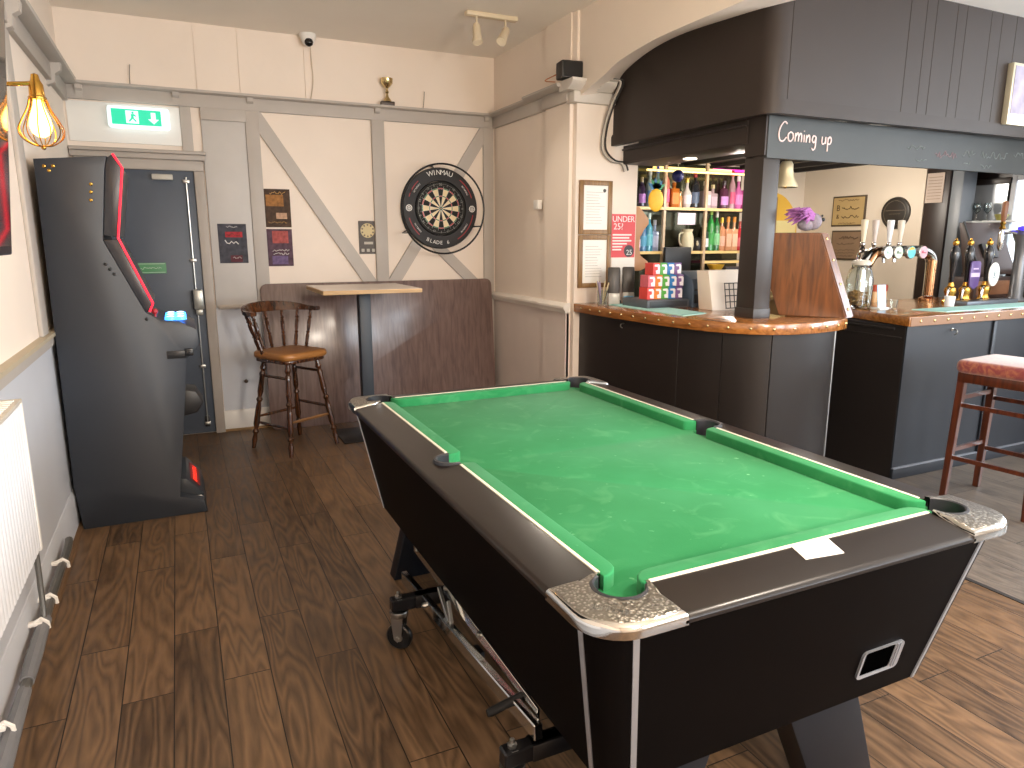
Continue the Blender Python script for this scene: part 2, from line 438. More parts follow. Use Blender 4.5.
# alcove side wall rails
b = MB(timber)
b.box(XR-.012, 4.97, 2.485, XR+.03, D-.03, 2.578, bev=.003)
b.prism([(XR+.02, 2.575), (XR-.05, 2.578), (XR-.065, 2.588), (XR-.065, 2.6), (XR+.02, 2.6)], 'y', 4.97, D)
b.box(XR-.03, 4.6, 2.485, XR+.02, 4.98, 2.578, bev=.003)
b.prism([(XR+.02, 2.575), (XR-.09, 2.578), (XR-.11, 2.588), (XR-.11, 2.602), (XR+.02, 2.602)], 'y', 4.6, 5.16)
trim(b)
b = MB(plaster_l)
for y0, y1, x in ((4.97, D-.03, XR), (4.56, 4.99, XR-.022)):
    b.prism([(x+.03, .985), (x-.012, .985), (x-.015, 1.0), (x-.03, 1.02), (x-.03, 1.035), (x-.012, 1.05), (x+.03, 1.06)], 'y', y0, y1)
trim(b)
b = MB(white); b.prism([(XR+.01, 0), (XR-.03, 0), (XR-.03, .15), (XR-.01, .17), (XR+.01, .17)], 'y', 4.6, D-.03); struct(b, 'baseboard_right')
# moulded capital on top of the pier and pilaster
b = MB(mat('capital_paint', '#cfc8bf', .5))
b.box(XR-.02, 4.505, 2.47, 2.945, 4.62, 2.545, bev=.004)
b.prism([(4.62, 2.545), (4.49, 2.545), (4.47, 2.56), (4.44, 2.575), (4.425, 2.595), (4.425, 2.612), (4.62, 2.612)], 'x', XR-.08, 2.90)
trim(b)

# --- the door with its frame
def frame_piece(b, x0, x1, z0, z1, y=.05): b.box(x0, D-y, z0, x1, D+.01, z1, bev=.006)
b = MB(mat('door_frame_paint', '#aaa198', .5, var=.05))
frame_piece(b, .165, .235, 0, 2.025); frame_piece(b, -.60, -.50, 0, 2.025); frame_piece(b, -.60, .235, 2.025, 2.10)
frame_piece(b, -.62, .25, 2.10, 2.14, .07); frame_piece(b, -.62, .26, 2.14, 2.165, .09)
struct(b, 'trim_doorframe')
door = thing('door_1', 'x', 'x', (-.17, D-.03, 0)); del door['label']; del door['category']; door['kind'] = 'structure'
b = MB(doorm); b.box(-.50, D-.03, .01, .165, D+.005, 2.025, bev=.003); b.build('door_leaf', door)
b = MB(steel)
b.tube([(.108, D-.045, .08), (.108, D-.045, 1.98)], .006)
for z in (.09, .55, 1.37, 1.95): b.box(.085, D-.055, z-.012, .13, D-.03, z+.012, bev=.003)
b.build('bolt_rod', door)
b = MB(mat('panic_latch', '#a9aaa4', .35, .6)); b.box(.085, D-.1, 1.0, .155, D-.03, 1.15, bev=.01); b.box(.095, D-.085, .955, .145, D-.035, 1.0, bev=.006); b.build('latch', door)
b = MB(mat('closer_grey', '#b9b4aa', .4)); b.box(-.12, D-.075, 1.955, .02, D-.03, 1.995, bev=.006); b.build('door_closer', door)
b = MB(blackm); b.box(.09, D-.05, .06, .125, D-.03, .15, bev=.004); b.build('floor_bolt', door)
b = MB(mat('door_sign_green', '#4f8a5c', .5)); b.box(-.292, D-.036, 1.276, -.082, D-.029, 1.355, bev=.002)
b2 = MB(mat('door_sign_white', '#cfe0cf', .5)); scribble(b2, (-.187, D-.037, 1.315), .15, .018, 'y-', seed=3)
for z in (1.283, 1.346): b2.box(-.285, D-.0375, z, -.09, D-.0355, z+.003)
sg = b.build('door_sign', door); b2.build('lettering', door)
b = MB(mat('exit_niche_white', '#f0efea', .6, var=.02)); b.box(-.61, D-.012, 2.205, .105, D+.01, 2.475, bev=.004); trim(b)
b = MB(timber); b.box(.105, D-.02, 2.165, .18, D+.01, 2.49, bev=.003); trim(b)

# ------------------------------------------------------------------ pool table
x0, x1, y0, y1 = .762, 1.802, 1.105, 3.030      # inlay rectangle
W = .128; ZR = .82; ZB = .785
ox0, ox1, oy0, oy1 = x0-W, x1+W, y0-W, y1+W
ym = (y0+y1)/2; xc = (x0+x1)/2
def cloth_mat():
    m = bpy.data.materials.new('green_baize'); m.use_nodes = True
    nt = m.node_tree; N = nt.nodes; L = nt.links; b_ = N['Principled BSDF']
    tc = N.new('ShaderNodeTexCoord')
    n1 = N.new('ShaderNodeTexNoise'); n1.inputs['Scale'].default_value = 3; n1.inputs['Detail'].default_value = 6
    n2 = N.new('ShaderNodeTexNoise'); n2.inputs['Scale'].default_value = 260; n2.inputs['Detail'].default_value = 2
    n3 = N.new('ShaderNodeTexNoise'); n3.inputs['Scale'].default_value = 34; n3.inputs['Detail'].default_value = 5
    n4 = N.new('ShaderNodeTexNoise'); n4.inputs['Scale'].default_value = 9; n4.inputs['Detail'].default_value = 8; n4.inputs['Distortion'].default_value = 1.2
    for n in (n1, n2, n3, n4): L.new(tc.outputs['Object'], n.inputs['Vector'])
    r1 = N.new('ShaderNodeValToRGB'); r1.color_ramp.elements[0].position = .3; r1.color_ramp.elements[0].color = (*lin('#287b4a'), 1)
    r1.color_ramp.elements[1].position = .75; r1.color_ramp.elements[1].color = (*lin('#388c5b'), 1)
    L.new(n1.outputs['Fac'], r1.inputs['Fac'])
    r3 = N.new('ShaderNodeValToRGB'); r3.color_ramp.elements[0].position = .70; r3.color_ramp.elements[0].color = (0, 0, 0, 1)
    r3.color_ramp.elements[1].position = .80; r3.color_ramp.elements[1].color = (.55, .55, .55, 1)
    L.new(n3.outputs['Fac'], r3.inputs['Fac'])
    r4 = N.new('ShaderNodeValToRGB'); r4.color_ramp.elements[0].position = .55; r4.color_ramp.elements[0].color = (0, 0, 0, 1)
    r4.color_ramp.elements[1].position = .8; r4.color_ramp.elements[1].color = (.25, .25, .25, 1)
    L.new(n4.outputs['Fac'], r4.inputs['Fac'])
    m1 = N.new('ShaderNodeMix'); m1.data_type = 'RGBA'; m1.inputs['B'].default_value = (*lin('#8fd0a0'), 1)
    L.new(r1.outputs['Color'], m1.inputs['A']); L.new(r3.outputs['Color'], m1.inputs['Factor'])
    m2 = N.new('ShaderNodeMix'); m2.data_type = 'RGBA'; m2.inputs['B'].default_value = (*lin('#74b884'), 1)
    L.new(m1.outputs['Result'], m2.inputs['A']); L.new(r4.outputs['Color'], m2.inputs['Factor'])
    L.new(m2.outputs['Result'], b_.inputs['Base Color'])
    b_.inputs['Roughness'].default_value = .9; b_.inputs['Sheen Weight'].default_value = .08; b_.inputs['Specular IOR Level'].default_value = .05
    bp = N.new('ShaderNodeBump'); bp.inputs['Strength'].default_value = .15; bp.inputs['Distance'].default_value = .002
    L.new(n2.outputs['Fac'], bp.inputs['Height']); L.new(bp.outputs['Normal'], b_.inputs['Normal'])
    return m
baize = cloth_mat()
railm = mat('rail_laminate', '#19120f', .33, var=.08, scale=9, coat=.1, spec=.35)
cabm = mat('cabinet_laminate', '#0b0909', .45, var=.08, scale=7, spec=.02)
capm = mat('cap_chrome', '#b4b2ae', .10, 1., var=0)
m = mat('cap_textured', '#c4c0b8', .30, 1., var=0)
vt = m.node_tree; vv_ = vt.nodes.new('ShaderNodeTexVoronoi'); vv_.inputs['Scale'].default_value = 130
tcv = vt.nodes.new('ShaderNodeTexCoord'); vt.links.new(tcv.outputs['Object'], vv_.inputs['Vector'])
rpv = vt.nodes.new('ShaderNodeValToRGB'); rpv.color_ramp.elements[0].position = .05; rpv.color_ramp.elements[0].color = (*lin('#e0ddd6'), 1); rpv.color_ramp.elements[1].position = .5; rpv.color_ramp.elements[1].color = (*lin('#8f8b84'), 1)
vt.links.new(vv_.outputs['Distance'], rpv.inputs['Fac']); vt.links.new(rpv.outputs['Color'], vt.nodes['Principled BSDF'].inputs['Base Color'])
bpv = vt.nodes.new('ShaderNodeBump'); bpv.inputs['Strength'].default_value = .6; bpv.inputs['Distance'].default_value = .003
vt.links.new(vv_.outputs['Distance'], bpv.inputs['Height']); vt.links.new(bpv.outputs['Normal'], vt.nodes['Principled BSDF'].inputs['Normal'])
captex = m
trimm = mat('silver_trim', '#a4a8b0', .35, .6, var=.03)
inlaym = mat('inlay_cream', '#e8e2cf', .4, var=.02)
liner = mat('pocket_liner', '#26272d', .42, var=.05)
pt = thing('pool_table', 'black pub pool table with green cloth and chrome corner caps', 'pool table', (xc, ym, 0))
def ring(x0_, y0_, x1_, y1_, r, n=6): return rrect(x0_, y0_, x1_, y1_, r, n)
top = ring(.66, 1.008, 1.904, 3.127, .075); bot = ring(.752, 1.105, 1.812, 3.03, .06)
b = MB(cabm, mat('cabinet_underside', '#0f0d0c', .8, var=0))
n = len(top)
V = [(p[0], p[1], .79) for p in top]+[(p[0], p[1], .332) for p in bot]
b._new(V, [(i, (i+1) % n, n+(i+1) % n, n+i) for i in range(n)]); b._new([V[n+i] for i in range(n)], [tuple(range(n))], 1)
b.build('cabinet', pt, sharp=30)
# silver strips where each rounded corner meets the flat sides
for c in range(4):
    for k in (0, 6):
        i = c*7+k
        A = Vector(V[i]); B = Vector(V[n+i])
        j = i+(1 if k == 0 else -1)
        tdir = (Vector(V[j])-A).normalized(); tdir.z = 0
        cen = Vector((xc, ym, .54)); nrm = (B-A).cross(tdir).normalized()
        if nrm.dot(A-cen) < 0: nrm = -nrm
        s_ = MB(trimm)
        w2 = .007; e = .0025
        q = []
        for P_ in (A, B):
            q += [P_-tdir*w2*1.6+nrm*-.002, P_+tdir*w2*.4+nrm*-.002, P_+tdir*w2*.4+nrm*e, P_-tdir*w2*1.6+nrm*e]
        s_._new([v[:] for v in q], [(0, 1, 2, 3), (7, 6, 5, 4), (0, 4, 5, 1), (1, 5, 6, 2), (2, 6, 7, 3), (3, 7, 4, 0)])
        s_.build('corner_strip', pt)
# playing surface with the pocket bites cut from it
RP = .030
def bed_outline():
    o = []
    for (cx, cy, a0) in ((x0, y0, 90), (x1, y0, 180), (x1, y1, 270), (x0, y1, 0)):
        pass
    def corner(cx, cy, s, e): return arc(cx, cy, RP, s, e, 8)
    o += corner(x0-.014, y0-.014, 90, 0)
    o += corner(x1+.014, y0-.014, 180, 90)
    o += arc(x1+.008, ym, .046, 260, 100, 8)
    o += corner(x1+.006, y1+.006, 270, 180)
    o += corner(x0-.006, y1+.006, 0, -90)
    o += arc(x0-.008, ym, .046, 80, -80, 8)
    return o
b = MB(baize); b.prism(bed_outline(), 'z', .69, ZB, 0, .004)
# faint spot markings
b.build('playing_surface', pt)
def rail_piece(poly, outer_axis, outer_val, sgn):
    t = bmesh.new()
    lo = [t.verts.new((p[0], p[1], .782)) for p in poly]; hi = [t.verts.new((p[0], p[1], ZR)) for p in poly]
    k = len(poly)
    t.faces.new(lo); t.faces.new(hi[::-1])
    for i in range(k): t.faces.new((lo[i], hi[i], hi[(i+1) % k], lo[(i+1) % k]))
    bmesh.ops.recalc_face_normals(t, faces=t.faces[:])
    ed = [e for e in t.edges if all(abs(v.co[outer_axis]-outer_val) < 1e-4 for v in e.verts) and abs(e.verts[0].co.z-e.verts[1].co.z) < 1e-4]
    for v in hi: v.co.z -= .13*abs((outer_val+sgn*W)-v.co[outer_axis])
    bmesh.ops.bevel(t, geom=ed, offset=.014, segments=4, affect='EDGES', profile=.5)
    q = MB(railm); q.merge(t); return q
CE = .20
for sx, xo in ((1, ox0), (-1, ox1)):
    pc = xo+sx*(W-.008)
    poly = [(xo, oy0+CE), (xo+sx*W, oy0+CE)]
    aa = [(pc+sx*.05*math.cos(rad(a)), ym+.05*math.sin(rad(a))) for a in range(-80, -281, -20)]
    aa = [(px, py) for px, py in aa]
    poly += [(xo+sx*W, aa[0][1])]+[(min(px, xo+W) if sx > 0 else max(px, xo-W), py) for px, py in aa[1:-1]]+[(xo+sx*W, aa[-1][1])]
    poly += [(xo+sx*W, oy1-CE), (xo, oy1-CE)]
    rail_piece(poly, 0, xo, sx).build('rail', pt)
for sy, yo in ((1, oy0), (-1, oy1)):
    poly = [(ox0+CE, yo), (ox1-CE, yo), (ox1-CE, yo+sy*W), (ox0+CE, yo+sy*W)]
    rail_piece(poly, 1, yo, sy).build('rail', pt)
# cushions and the cream inlay lines behind them
def cushion(along, s0, s1, base, sgn, c0, c1):
    """outline from base line (inlay) to nose; c0/c1 are the cut-backs at each end"""
    d = .05
    def P_(s, t): return (base+sgn*t, s) if along == 'y' else (s, base+sgn*t)
    pts = [P_(s0, 0)]
    for k in range(5):
        a = k/4*PI/2
        pts.append(P_(s0+c0*(1-math.cos(a))*1.0, d*math.sin(a)) if c0 else P_(s0, 0))
    pts += [P_(s1-c1*(1-math.cos(k/4*PI/2)), d*math.sin(k/4*PI/2)) for k in range(4, -1, -1)]
    q = []
    for p in pts:
        if not q or (Vector(p)-Vector(q[-1])).length > 1e-4: q.append(p)
    if (Vector(q[0])-Vector(q[-1])).length < 1e-4: q.pop()
    b = MB(baize); b.prism(q, 'z', ZB-.01, ZR+.001, 0, .005, 3); b.build('cushion', pt)
    b = MB(inlaym)
    if along == 'y': b.box(base-.006, s0+.02, ZR-.01, base+.003, s1-.02, ZR+.0022)
    else: b.box(s0+.02, base-.006, ZR-.01, s1-.02, base+.003, ZR+.0022)
    b.build('inlay', pt)
for base, sgn in ((x0, 1), (x1, -1)):
    cushion('y', y0+.056, ym-.05, base, sgn, .05, .022); cushion('y', ym+.05, y1-.056, base, sgn, .022, .05)
for base, sgn in ((y0, 1), (y1, -1)):
    cushion('x', x0+.056, x1-.056, base, sgn, .05, .05)
# corner caps and pocket liners
for sx, cx in ((1, ox0), (-1, ox1)):
    for sy, cy in ((1, oy0), (-1, oy1)):
        E_ = .207
        pl = [(0, E_)]+[(0, .10)]+arc(.10, .10, .10, 180, 270, 8)[1:]+[(E_, 0), (E_-.002, .035), (E_-.007, .07), (E_-.012, .10), (.1935, .121)]
        pl += [(.134+.057*math.cos(rad(a)), .134+.057*math.sin(rad(a))) for a in range(-14, -258, -13)]
        pl += [(.121, .1935), (.10, E_-.012), (.07, E_-.007), (.035, E_-.002)]
        w_ = [(cx+sx*u, cy+sy*v) for u, v in pl]
        t = bmesh.new()
        lo = [t.verts.new((p[0], p[1], .785)) for p in w_]; hi = [t.verts.new((p[0], p[1], .829)) for p in w_]
        k = len(w_)
        t.faces.new(lo); t.faces.new(hi[::-1])
        for i in range(k): t.faces.new((lo[i], hi[i], hi[(i+1) % k], lo[(i+1) % k]))
        bmesh.ops.recalc_face_normals(t, faces=t.faces[:])
        ed = [e for e in t.edges if e.verts[0] in hi and e.verts[1] in hi and
              all(min(abs(v.co.x-cx), abs(v.co.y-cy)) < .12 for v in e.verts) and
              not (all(.02 < abs(v.co.y-cy) and .02 < abs(v.co.x-cx) for v in e.verts) and all((Vector((abs(v.co.x-cx), abs(v.co.y-cy)))-Vector((.134, .134))).length < .06 for v in e.verts))]
        bmesh.ops.bevel(t, geom=ed, offset=.016, segments=4, affect='EDGES', profile=.5)
        t.normal_update()
        bmesh.ops.triangulate(t, faces=[f for f in t.faces if len(f.verts) > 4])
        for v in t.verts:   # the cap slopes gently with the rail
            if v.co.z > .80: d_ = min(abs(v.co.x-cx), abs(v.co.y-cy)); v.co.z -= .11*max(0, .125-d_)
        b = MB(capm, captex); b.merge(t)
        bmesh.ops.recalc_face_normals(b.bm, faces=b.bm.faces[:])
        b.bm.normal_update()
        for f in b.bm.faces:
            if f.normal.z > .9: f.material_index = 1
        cp = b.build('corner_cap', pt, sharp=28)
        if sx > 0 and sy > 0:     # raised lettering panel on the cap
            b = MB(captex, steel)
            b.text('SUPREME', .019, Matrix.Translation((cx+.062, cy+.062, .8215)) @ Matrix.Rotation(rad(-45), 4, 'Z'), 1, .003)
            b.build('lettering', cp)
        ax = 180+45 if (sx, sy) == (1, 1) else (-45 if (sx, sy) == (-1, 1) else (45 if (sx, sy) == (-1, -1) else 135))
        b = MB(liner)
        b.lathe([(.063, .818), (.062, .8245), (.056, .8265), (.0525, .824), (.052, .80), (.050, .70)], (cx+sx*.134, cy+sy*.134, 0), 24, 0, None, rad(ax-112), rad(ax+112))
        b.disc((cx+sx*.134, cy+sy*.134, .702), .051, (0, 0, 1), 20)
        b.build('pocket_liner', pt)
for sx, xo in ((1, ox0), (-1, ox1)):
    b = MB(liner); ax = 180 if sx > 0 else 0
    pc = xo+sx*(W-.008)
    b.lathe([(.060, .812), (.0585, .8235), (.051, .8245), (.0465, .82), (.046, .78), (.044, .70)], (pc, ym, 0), 20, 0, None, rad(ax-100), rad(ax+100))
    b.disc((pc, ym, .702), .045, (0, 0, 1), 18)
    b.build('pocket_liner', pt)
# ball-return window on the sloping end panel
upv = Vector((0, -.097, .458)).normalized(); outv = Vector((0, -.458, -.097)).normalized()
def face_m(xc_, zc_):
    yc_ = 1.008+(.79-zc_)/.458*.097
    return Matrix.Translation((xc_, yc_, zc_)) @ Matrix((( 1, upv.x, outv.x), (0, upv.y, outv.y), (0, upv.z, outv.z))).to_4x4()
FM_ = face_m(1.565, .452)
b = MB(trimm)
o_ = rrect(-.077, -.045, .077, .045, .014); i_ = rrect(-.066, -.037, .046, .039, .008)
k = len(o_)
for (ra, ha, rb, hb) in ((o_, .0, o_, .006), (o_, .006, i_, .004), (i_, .004, i_, -.02)):
    vv = [(p[0], p[1], ha) for p in ra]+[(p[0], p[1], hb) for p in rb]
    b._new(vv, [(i, (i+1) % k, k+(i+1) % k, k+i) for i in range(k)], 0, FM_)
for dx in (.051, .060): b.box(dx, -.037, .003, dx+.004, .039, .0075, M=FM_)
fr_ = b.build('return_window', pt)
b = MB(mat('return_shade', '#020202', 1, var=0, spec=0)); b._new([(p[0], p[1], .002) for p in i_], [tuple(range(k))], 0, FM_); b.build('opening_shade', fr_)  # flat black sheet; the hole's shade is put into its colour
# splayed legs
legm = mat('leg_laminate', '#14171d', .4, var=.06, spec=.25)
for sx in (1, -1):
    for yy in (1.15, 2.89):
        if sx > 0: q = [(1.325, .335), (1.585, .335), (1.70, .0), (1.475, .0)]
        else: q = [(1.10, .335), (.855, .335), (.77, .0), (.98, .0)]
        b = MB(legm); b.prism(q, 'y', yy, yy+.085, 0, .006); b.build('leg', pt)
b = MB(paper)
zz = lambda y: ZR+.0025-.13*(y0-y)
b._new([(1.238, 1.103, zz(1.103)), (1.351, 1.095, zz(1.095)), (1.336, 1.036, zz(1.036)), (1.226, 1.047, zz(1.047)),
        (1.238, 1.103, zz(1.103)-.002), (1.351, 1.095, zz(1.095)-.002), (1.336, 1.036, zz(1.036)-.002), (1.226, 1.047, zz(1.047)-.002)],
       [(0, 1, 2, 3), (7, 6, 5, 4), (0, 4, 5, 1), (1, 5, 6, 2), (2, 6, 7, 3), (3, 7, 4, 0)])
one(b, 'paper_slip', 'blank white paper slip lying on the near end rail of the pool table', 'paper', (1.29, 1.07, ZR))

# ------------------------------------------------------------------ trolley under the table
tr = thing('table_trolley', 'chrome and black lifting trolley on castors under the pool table', 'trolley', (.80, 2.0, 0))
tubem = mat('trolley_black', '#17171a', .35, .2, var=.03)
def bar(b, A, B, w, h, mi=0):
    A = Vector(A); B = Vector(B); d = (B-A); L_ = d.length; d.normalize()
    s_ = d.cross(Vector((0, 0, 1))).normalized(); u_ = s_.cross(d)
    M_ = Matrix.Translation((A+B)/2) @ Matrix((d, s_, u_)).transposed().to_4x4()
    b.box(-L_/2, -w/2, -h/2, L_/2, w/2, h/2, mi, min(w, h)*.12, 1, M=M_)
for dx in (0, 1.02):
    b = MB(chrome); bar(b, (.733+dx*.98, 2.60, .165), (.745+dx*.98, 1.42, .265), .026, .045); b.build('lower_rail', tr)
    b = MB(chrome); bar(b, (.775+dx*.94, 2.58, .295), (.765+dx*.94, 1.46, .285), .008, .035)
    b.build('upper_rail', tr)
b = MB(steel); bar(b, (.752, 2.22, .29), (.744, 2.08, .215), .012, .018); bar(b, (.752, 2.12, .288), (.744, 2.06, .215), .012, .018); b.build('strut', tr)
for (px, py, pz) in ((.722, 2.30, .188), (.768, 2.18, .305), (.762, 1.86, .30), (.77, 2.52, .31)):
    b = MB(steel); b.lathe([(.0, .012), (.008, .010), (.010, .004), (.010, -.01)], (px, py, pz), 8, d=(-1, 0, .2)); b.build('bolt', tr)
def caster(x, y, zt):
    b = MB(tubem); b.box(x-.03, y-.022, zt-.025, x+.16, y+.022, zt+.025, bev=.005, seg=1)
    arm = b.build('arm', tr)
    b = MB(steel); b.lathe([(.0, zt+.05), (.007, zt+.047), (.007, zt+.035), (.013, zt+.033), (.013, zt+.024), (.022, zt+.024)], (x, y, 0), 10); b.build('pin', arm)
    CM = Matrix.Translation((x, y, 0)) @ Matrix.Rotation(rad(-42), 4, 'Z') @ Matrix.Translation((-x, -y, 0))
    f = MB(steel)
    f.lathe([(.0, zt-.024), (.034, zt-.026), (.036, zt-.034), (.030, zt-.05), (.0, zt-.052)], (x, y, 0), 16)
    for s_ in (-.02, .02):
        f.prism([(x-.026, zt-.048), (x+.026, zt-.048), (x+.014, .045), (x-.0, .035), (x-.014, .045)], 'y', y+s_-.002, y+s_+.002, M=CM)
    f.lathe([(.0, .028), (.008, .026), (.008, -.026), (.0, -.028)], (x, y, .052), 8, M=CM, d=(0, 1, 0))
    fk = f.build('castor_fork', tr)
    w_ = MB(mat('castor_rubber', '#111214', .3), steel)
    w_.lathe([(.018, -.014), (.045, -.014), (.051, -.009), (.052, 0), (.051, .009), (.045, .014), (.018, .014)], (x, y, .052), 24, 0, CM, d=(0, 1, 0))
    w_.lathe([(.0, -.016), (.018, -.015), (.018, .015), (.0, .016)], (x, y, .052), 14, 1, CM, d=(0, 1, 0))
    w_.build('castor_wheel', fk)
caster(.640, 2.36, .185); caster(.69, 1.465, .185)
caster(1.79, 2.36, .185); caster(1.79, 1.465, .185)
b = MB(tubem); b.box(.70, 2.335, .16, 1.80, 2.385, .21, bev=.004); b.build('cross_tube', tr)
b = MB(tubem); b.box(.74, 1.44, .16, 1.80, 1.49, .21, bev=.004); b.build('cross_tube', tr)
b = MB(tubem); bar(b, (.80, 1.49, .21), (.80, 1.49, .29), .05, .05); b.build('socket', tr)
b = MB(mat('grip_rubber', '#141416', .6)); b.tube([(.655, 1.55, .262), (.665, 1.55, .263), (.82, 1.575, .275)], [.010, .0125, .0125], 10); b.build('handle', tr)
b = MB(blackm); b.box(.80, 1.98, .08, .83, 2.04, .15, bev=.004); b.build('catch', tr)

# ------------------------------------------------------------------ quiz / game cabinet by the door
gm = thing('game_machine', 'tall black upright game machine with red light edging beside the exit door', 'game machine', (-.25, 4.45, 0))
gmb = mat('game_black', '#272c34', .42, var=.06, scale=5)
gmd = mat('game_bezel', '#34353a', .3, .2, var=.04)
YA, YB = 4.16, 4.73
b = MB(gmb)
b.prism([(-.578, 0), (-.598, .24), (-.588, 1.905), (-.278, 1.932), (-.292, 1.87), (-.332, 1.535), (-.335, 1.52), (-.178, 1.15), (-.105, 1.097), (-.02, 1.09), (.062, 1.045), (.07, .96), (.006, .89), (-.002, .87), (-.10, .11), (.022, .07), (.033, .0)], 'y', YA, YB, 0, .004, 2)
b.build('cabinet', gm)
b = MB(gmd); b.prism([(-.279, 1.925), (-.251, 1.945), (-.216, 1.877), (-.268, 1.535), (-.33, 1.545), (-.291, 1.875)], 'y', YA+.008, YB-.008, 0, .006); b.build('marquee', gm)
b = MB(gmd, mat('game_glass', '#08090c', .08, var=0))
b.prism([(-.335, 1.522), (-.272, 1.527), (-.140, 1.195), (-.158, 1.152), (-.18, 1.152)], 'y', YA+.008, YB-.008, 0, .006)
d_ = Vector((.132, -.332)).normalized()
b.prism([(-.268, 1.505), (-.146, 1.20), (-.150, 1.198), (-.272, 1.503)], 'y', YA+.05, YB-.05, 1); b.build('screen', gm)
for y in (YA+.004,):
    b = MB(red_led)
    b.tube([(-.250, y, 1.945), (-.213, y, 1.878), (-.265, y, 1.532), (-.137, y, 1.193), (-.157, y, 1.150)], .0055, 6)
    b.build('light_edge', gm)
for (px, pz) in ((-.546, 1.872), (-.528, 1.852), (-.509, 1.874), (-.358, 1.794), (-.362, 1.756), (-.366, 1.717), (-.335, 1.40), (-.318, 1.375), (-.30, 1.35), (-.175, 1.112)):
    b = MB(brass if pz > 1.5 else blackp); b.lathe([(.009, 0), (.008, .004), (.004, .007), (0, .0075)], (px, YA, pz), 10, d=(0, -1, 0)); b.build('bolt', gm)
btn = mat('button_blue', '#2f6bff', .3, var=0, emit='#3f9bff', estr=3.0)
btw = mat('button_white', '#bfe4ff', .3, var=0, emit='#b8e6ff', estr=3.0)
for i in range(3):
    for k, x in enumerate((-.062, -.012)):
        b = MB(btn, btw); z = 1.094-.03*max(0, x+.02)
        y = YA+.10+i*.13
        b.lathe([(.03, 0), (.028, .014), (.02, .018)], (x, y, z), 14); b.lathe([(.02, .018), (.01, .021), (0, .0215)], (x, y, z), 14, 1); b.build('button', gm)
b = MB(mat('game_knob', '#b0323a', .3)); b.ball((-.135, YA+.07, 1.145), .017); b.tube([(-.135, YA+.07, 1.11), (-.135, YA+.07, 1.14)], .006, 8); b.build('knob', gm)
b = MB(mat('game_lock_plate', '#17181b', .35)); b.box(-.095, YA-.006, .893, .0, YA+.01, .935, bev=.002); b.box(-.005, YA-.016, .905, .035, YA+.02, .945, bev=.004); b.lathe([(.012, 0), (.012, .012), (0, .014)], (.018, YA-.016, .925), 10, d=(0, -1, 0)); b.build('lock_plate', gm)
b = MB(blackp); b.prism([(-.06, .69), (.03, .67), (.066, .60), (.03, .545), (-.08, .52)], 'y', 4.33, 4.55, 0, .012); b.build('coin_tray', gm)
b = MB(mat('game_foot', '#2b3138', .35)); b.prism([(-.105, .19), (-.06, .185), (.024, .082), (.022, .068), (-.11, .068)], 'y', YA+.08, YB-.02, 0, .004); ft = b.build('foot_display', gm)
sl = Vector((.084, 0, -.103)).normalized(); nn = Vector((.103, 0, .084)).normalized()
Mx = Matrix.Translation(Vector((-.018, (YA+YB)/2+.03, .135))+nn*.0005) @ Matrix(((0, -sl.x, nn.x), (1, -sl.y, nn.y), (0, -sl.z, nn.z))).to_4x4()
b = MB(mat('display_dark_red', '#3a0508', .4, var=0, emit='#ff2010', estr=.1)); b.box(-.16, -.036, 0, .16, .036, .002, M=Mx); b.build('display', ft)
b = MB(mat('display_red', '#ff3a2a', .4, var=0, emit='#ff3322', estr=1.1)); b.text('GAME EXTRA', .044, Mx @ Matrix.Translation((0, 0, .003)), 0, .001, space=1.12); b.build('lettering', ft)
b = MB(chrome); b.box(-.075, YA+.07, .074, .012, YA+.08, .081); b.build('trim_bar', ft)

# ------------------------------------------------------------------ bar stool with turned legs
st = thing('bar_stool', 'dark turned wood bar stool with low curved spindle back and tan leather seat', 'bar stool', (.69, 5.30, 0), rad(30.7))
S_ = WM[st.name]
def L2W(p): return S_ @ Vector(p)
def turned(b, A, B, r=.017, n=10):
    A = Vector(A); B = Vector(B)
    prof = [(0, .8), (.06, .9), (.10, 1.25), (.13, .7), (.16, 1.2), (.20, .95), (.36, 1.15), (.42, .75), (.45, 1.3), (.48, .75), (.55, 1.1), (.72, 1.2), (.78, .75), (.81, 1.3), (.84, .75), (.90, 1.05), (1, .75)]
    b.tube([A.lerp(B, t) for t, _ in prof], [r*k for _, k in prof], n)
legs = []
for sx in (-1, 1):
    for sy in (-1, 1):
        A = (sx*.13, sy*.13, .672); B = (sx*.215, sy*.215, 0.0); legs.append((A, B))
        b = MB(darkwood); turned(b, L2W(A), L2W(B), .019); b.build('leg', st)
def at(sx, sy, z):
    t = 1-z/.672; return L2W((sx*(.13+.085*t), sy*(.13+.085*t), z))
lightwood = wood('worn_stretcher', '#5a3a1e', '#a8794a', .35, axis=0, scale=3)
for (p, q, z, mt) in (((-1, -1), (1, -1), .24, lightwood), ((-1, 1), (1, 1), .24, darkwood), ((-1, -1), (-1, 1), .20, darkwood), ((1, -1), (1, 1), .30, darkwood), ((-1, -1), (-1, 1), .55, darkwood), ((1, -1), (1, 1), .57, darkwood)):
    b = MB(mt); A = at(*p, z); B = at(*q, z); b.tube([A.lerp(B, t) for t in (0, .1, .3, .5, .7, .9, 1)], [.007, .009, .012, .010, .012, .009, .007], 8); b.build('stretcher', st)
leather = mat('tan_leather', '#a06c38', .33, var=.12, scale=10, bump=.15, coat=.15)
b = MB(darkwood); b.prism(rrect(-.19, -.19, .19, .19, .07), 'z', .66, .685, 0, .006, M=S_); b.build('seat_board', st)
b = MB(leather); b.prism(rrect(-.205, -.21, .205, .20, .08), 'z', .683, .735, 0, .022, 4, M=S_); b.build('seat', st, sharp=60)
b = MB(darkwood)
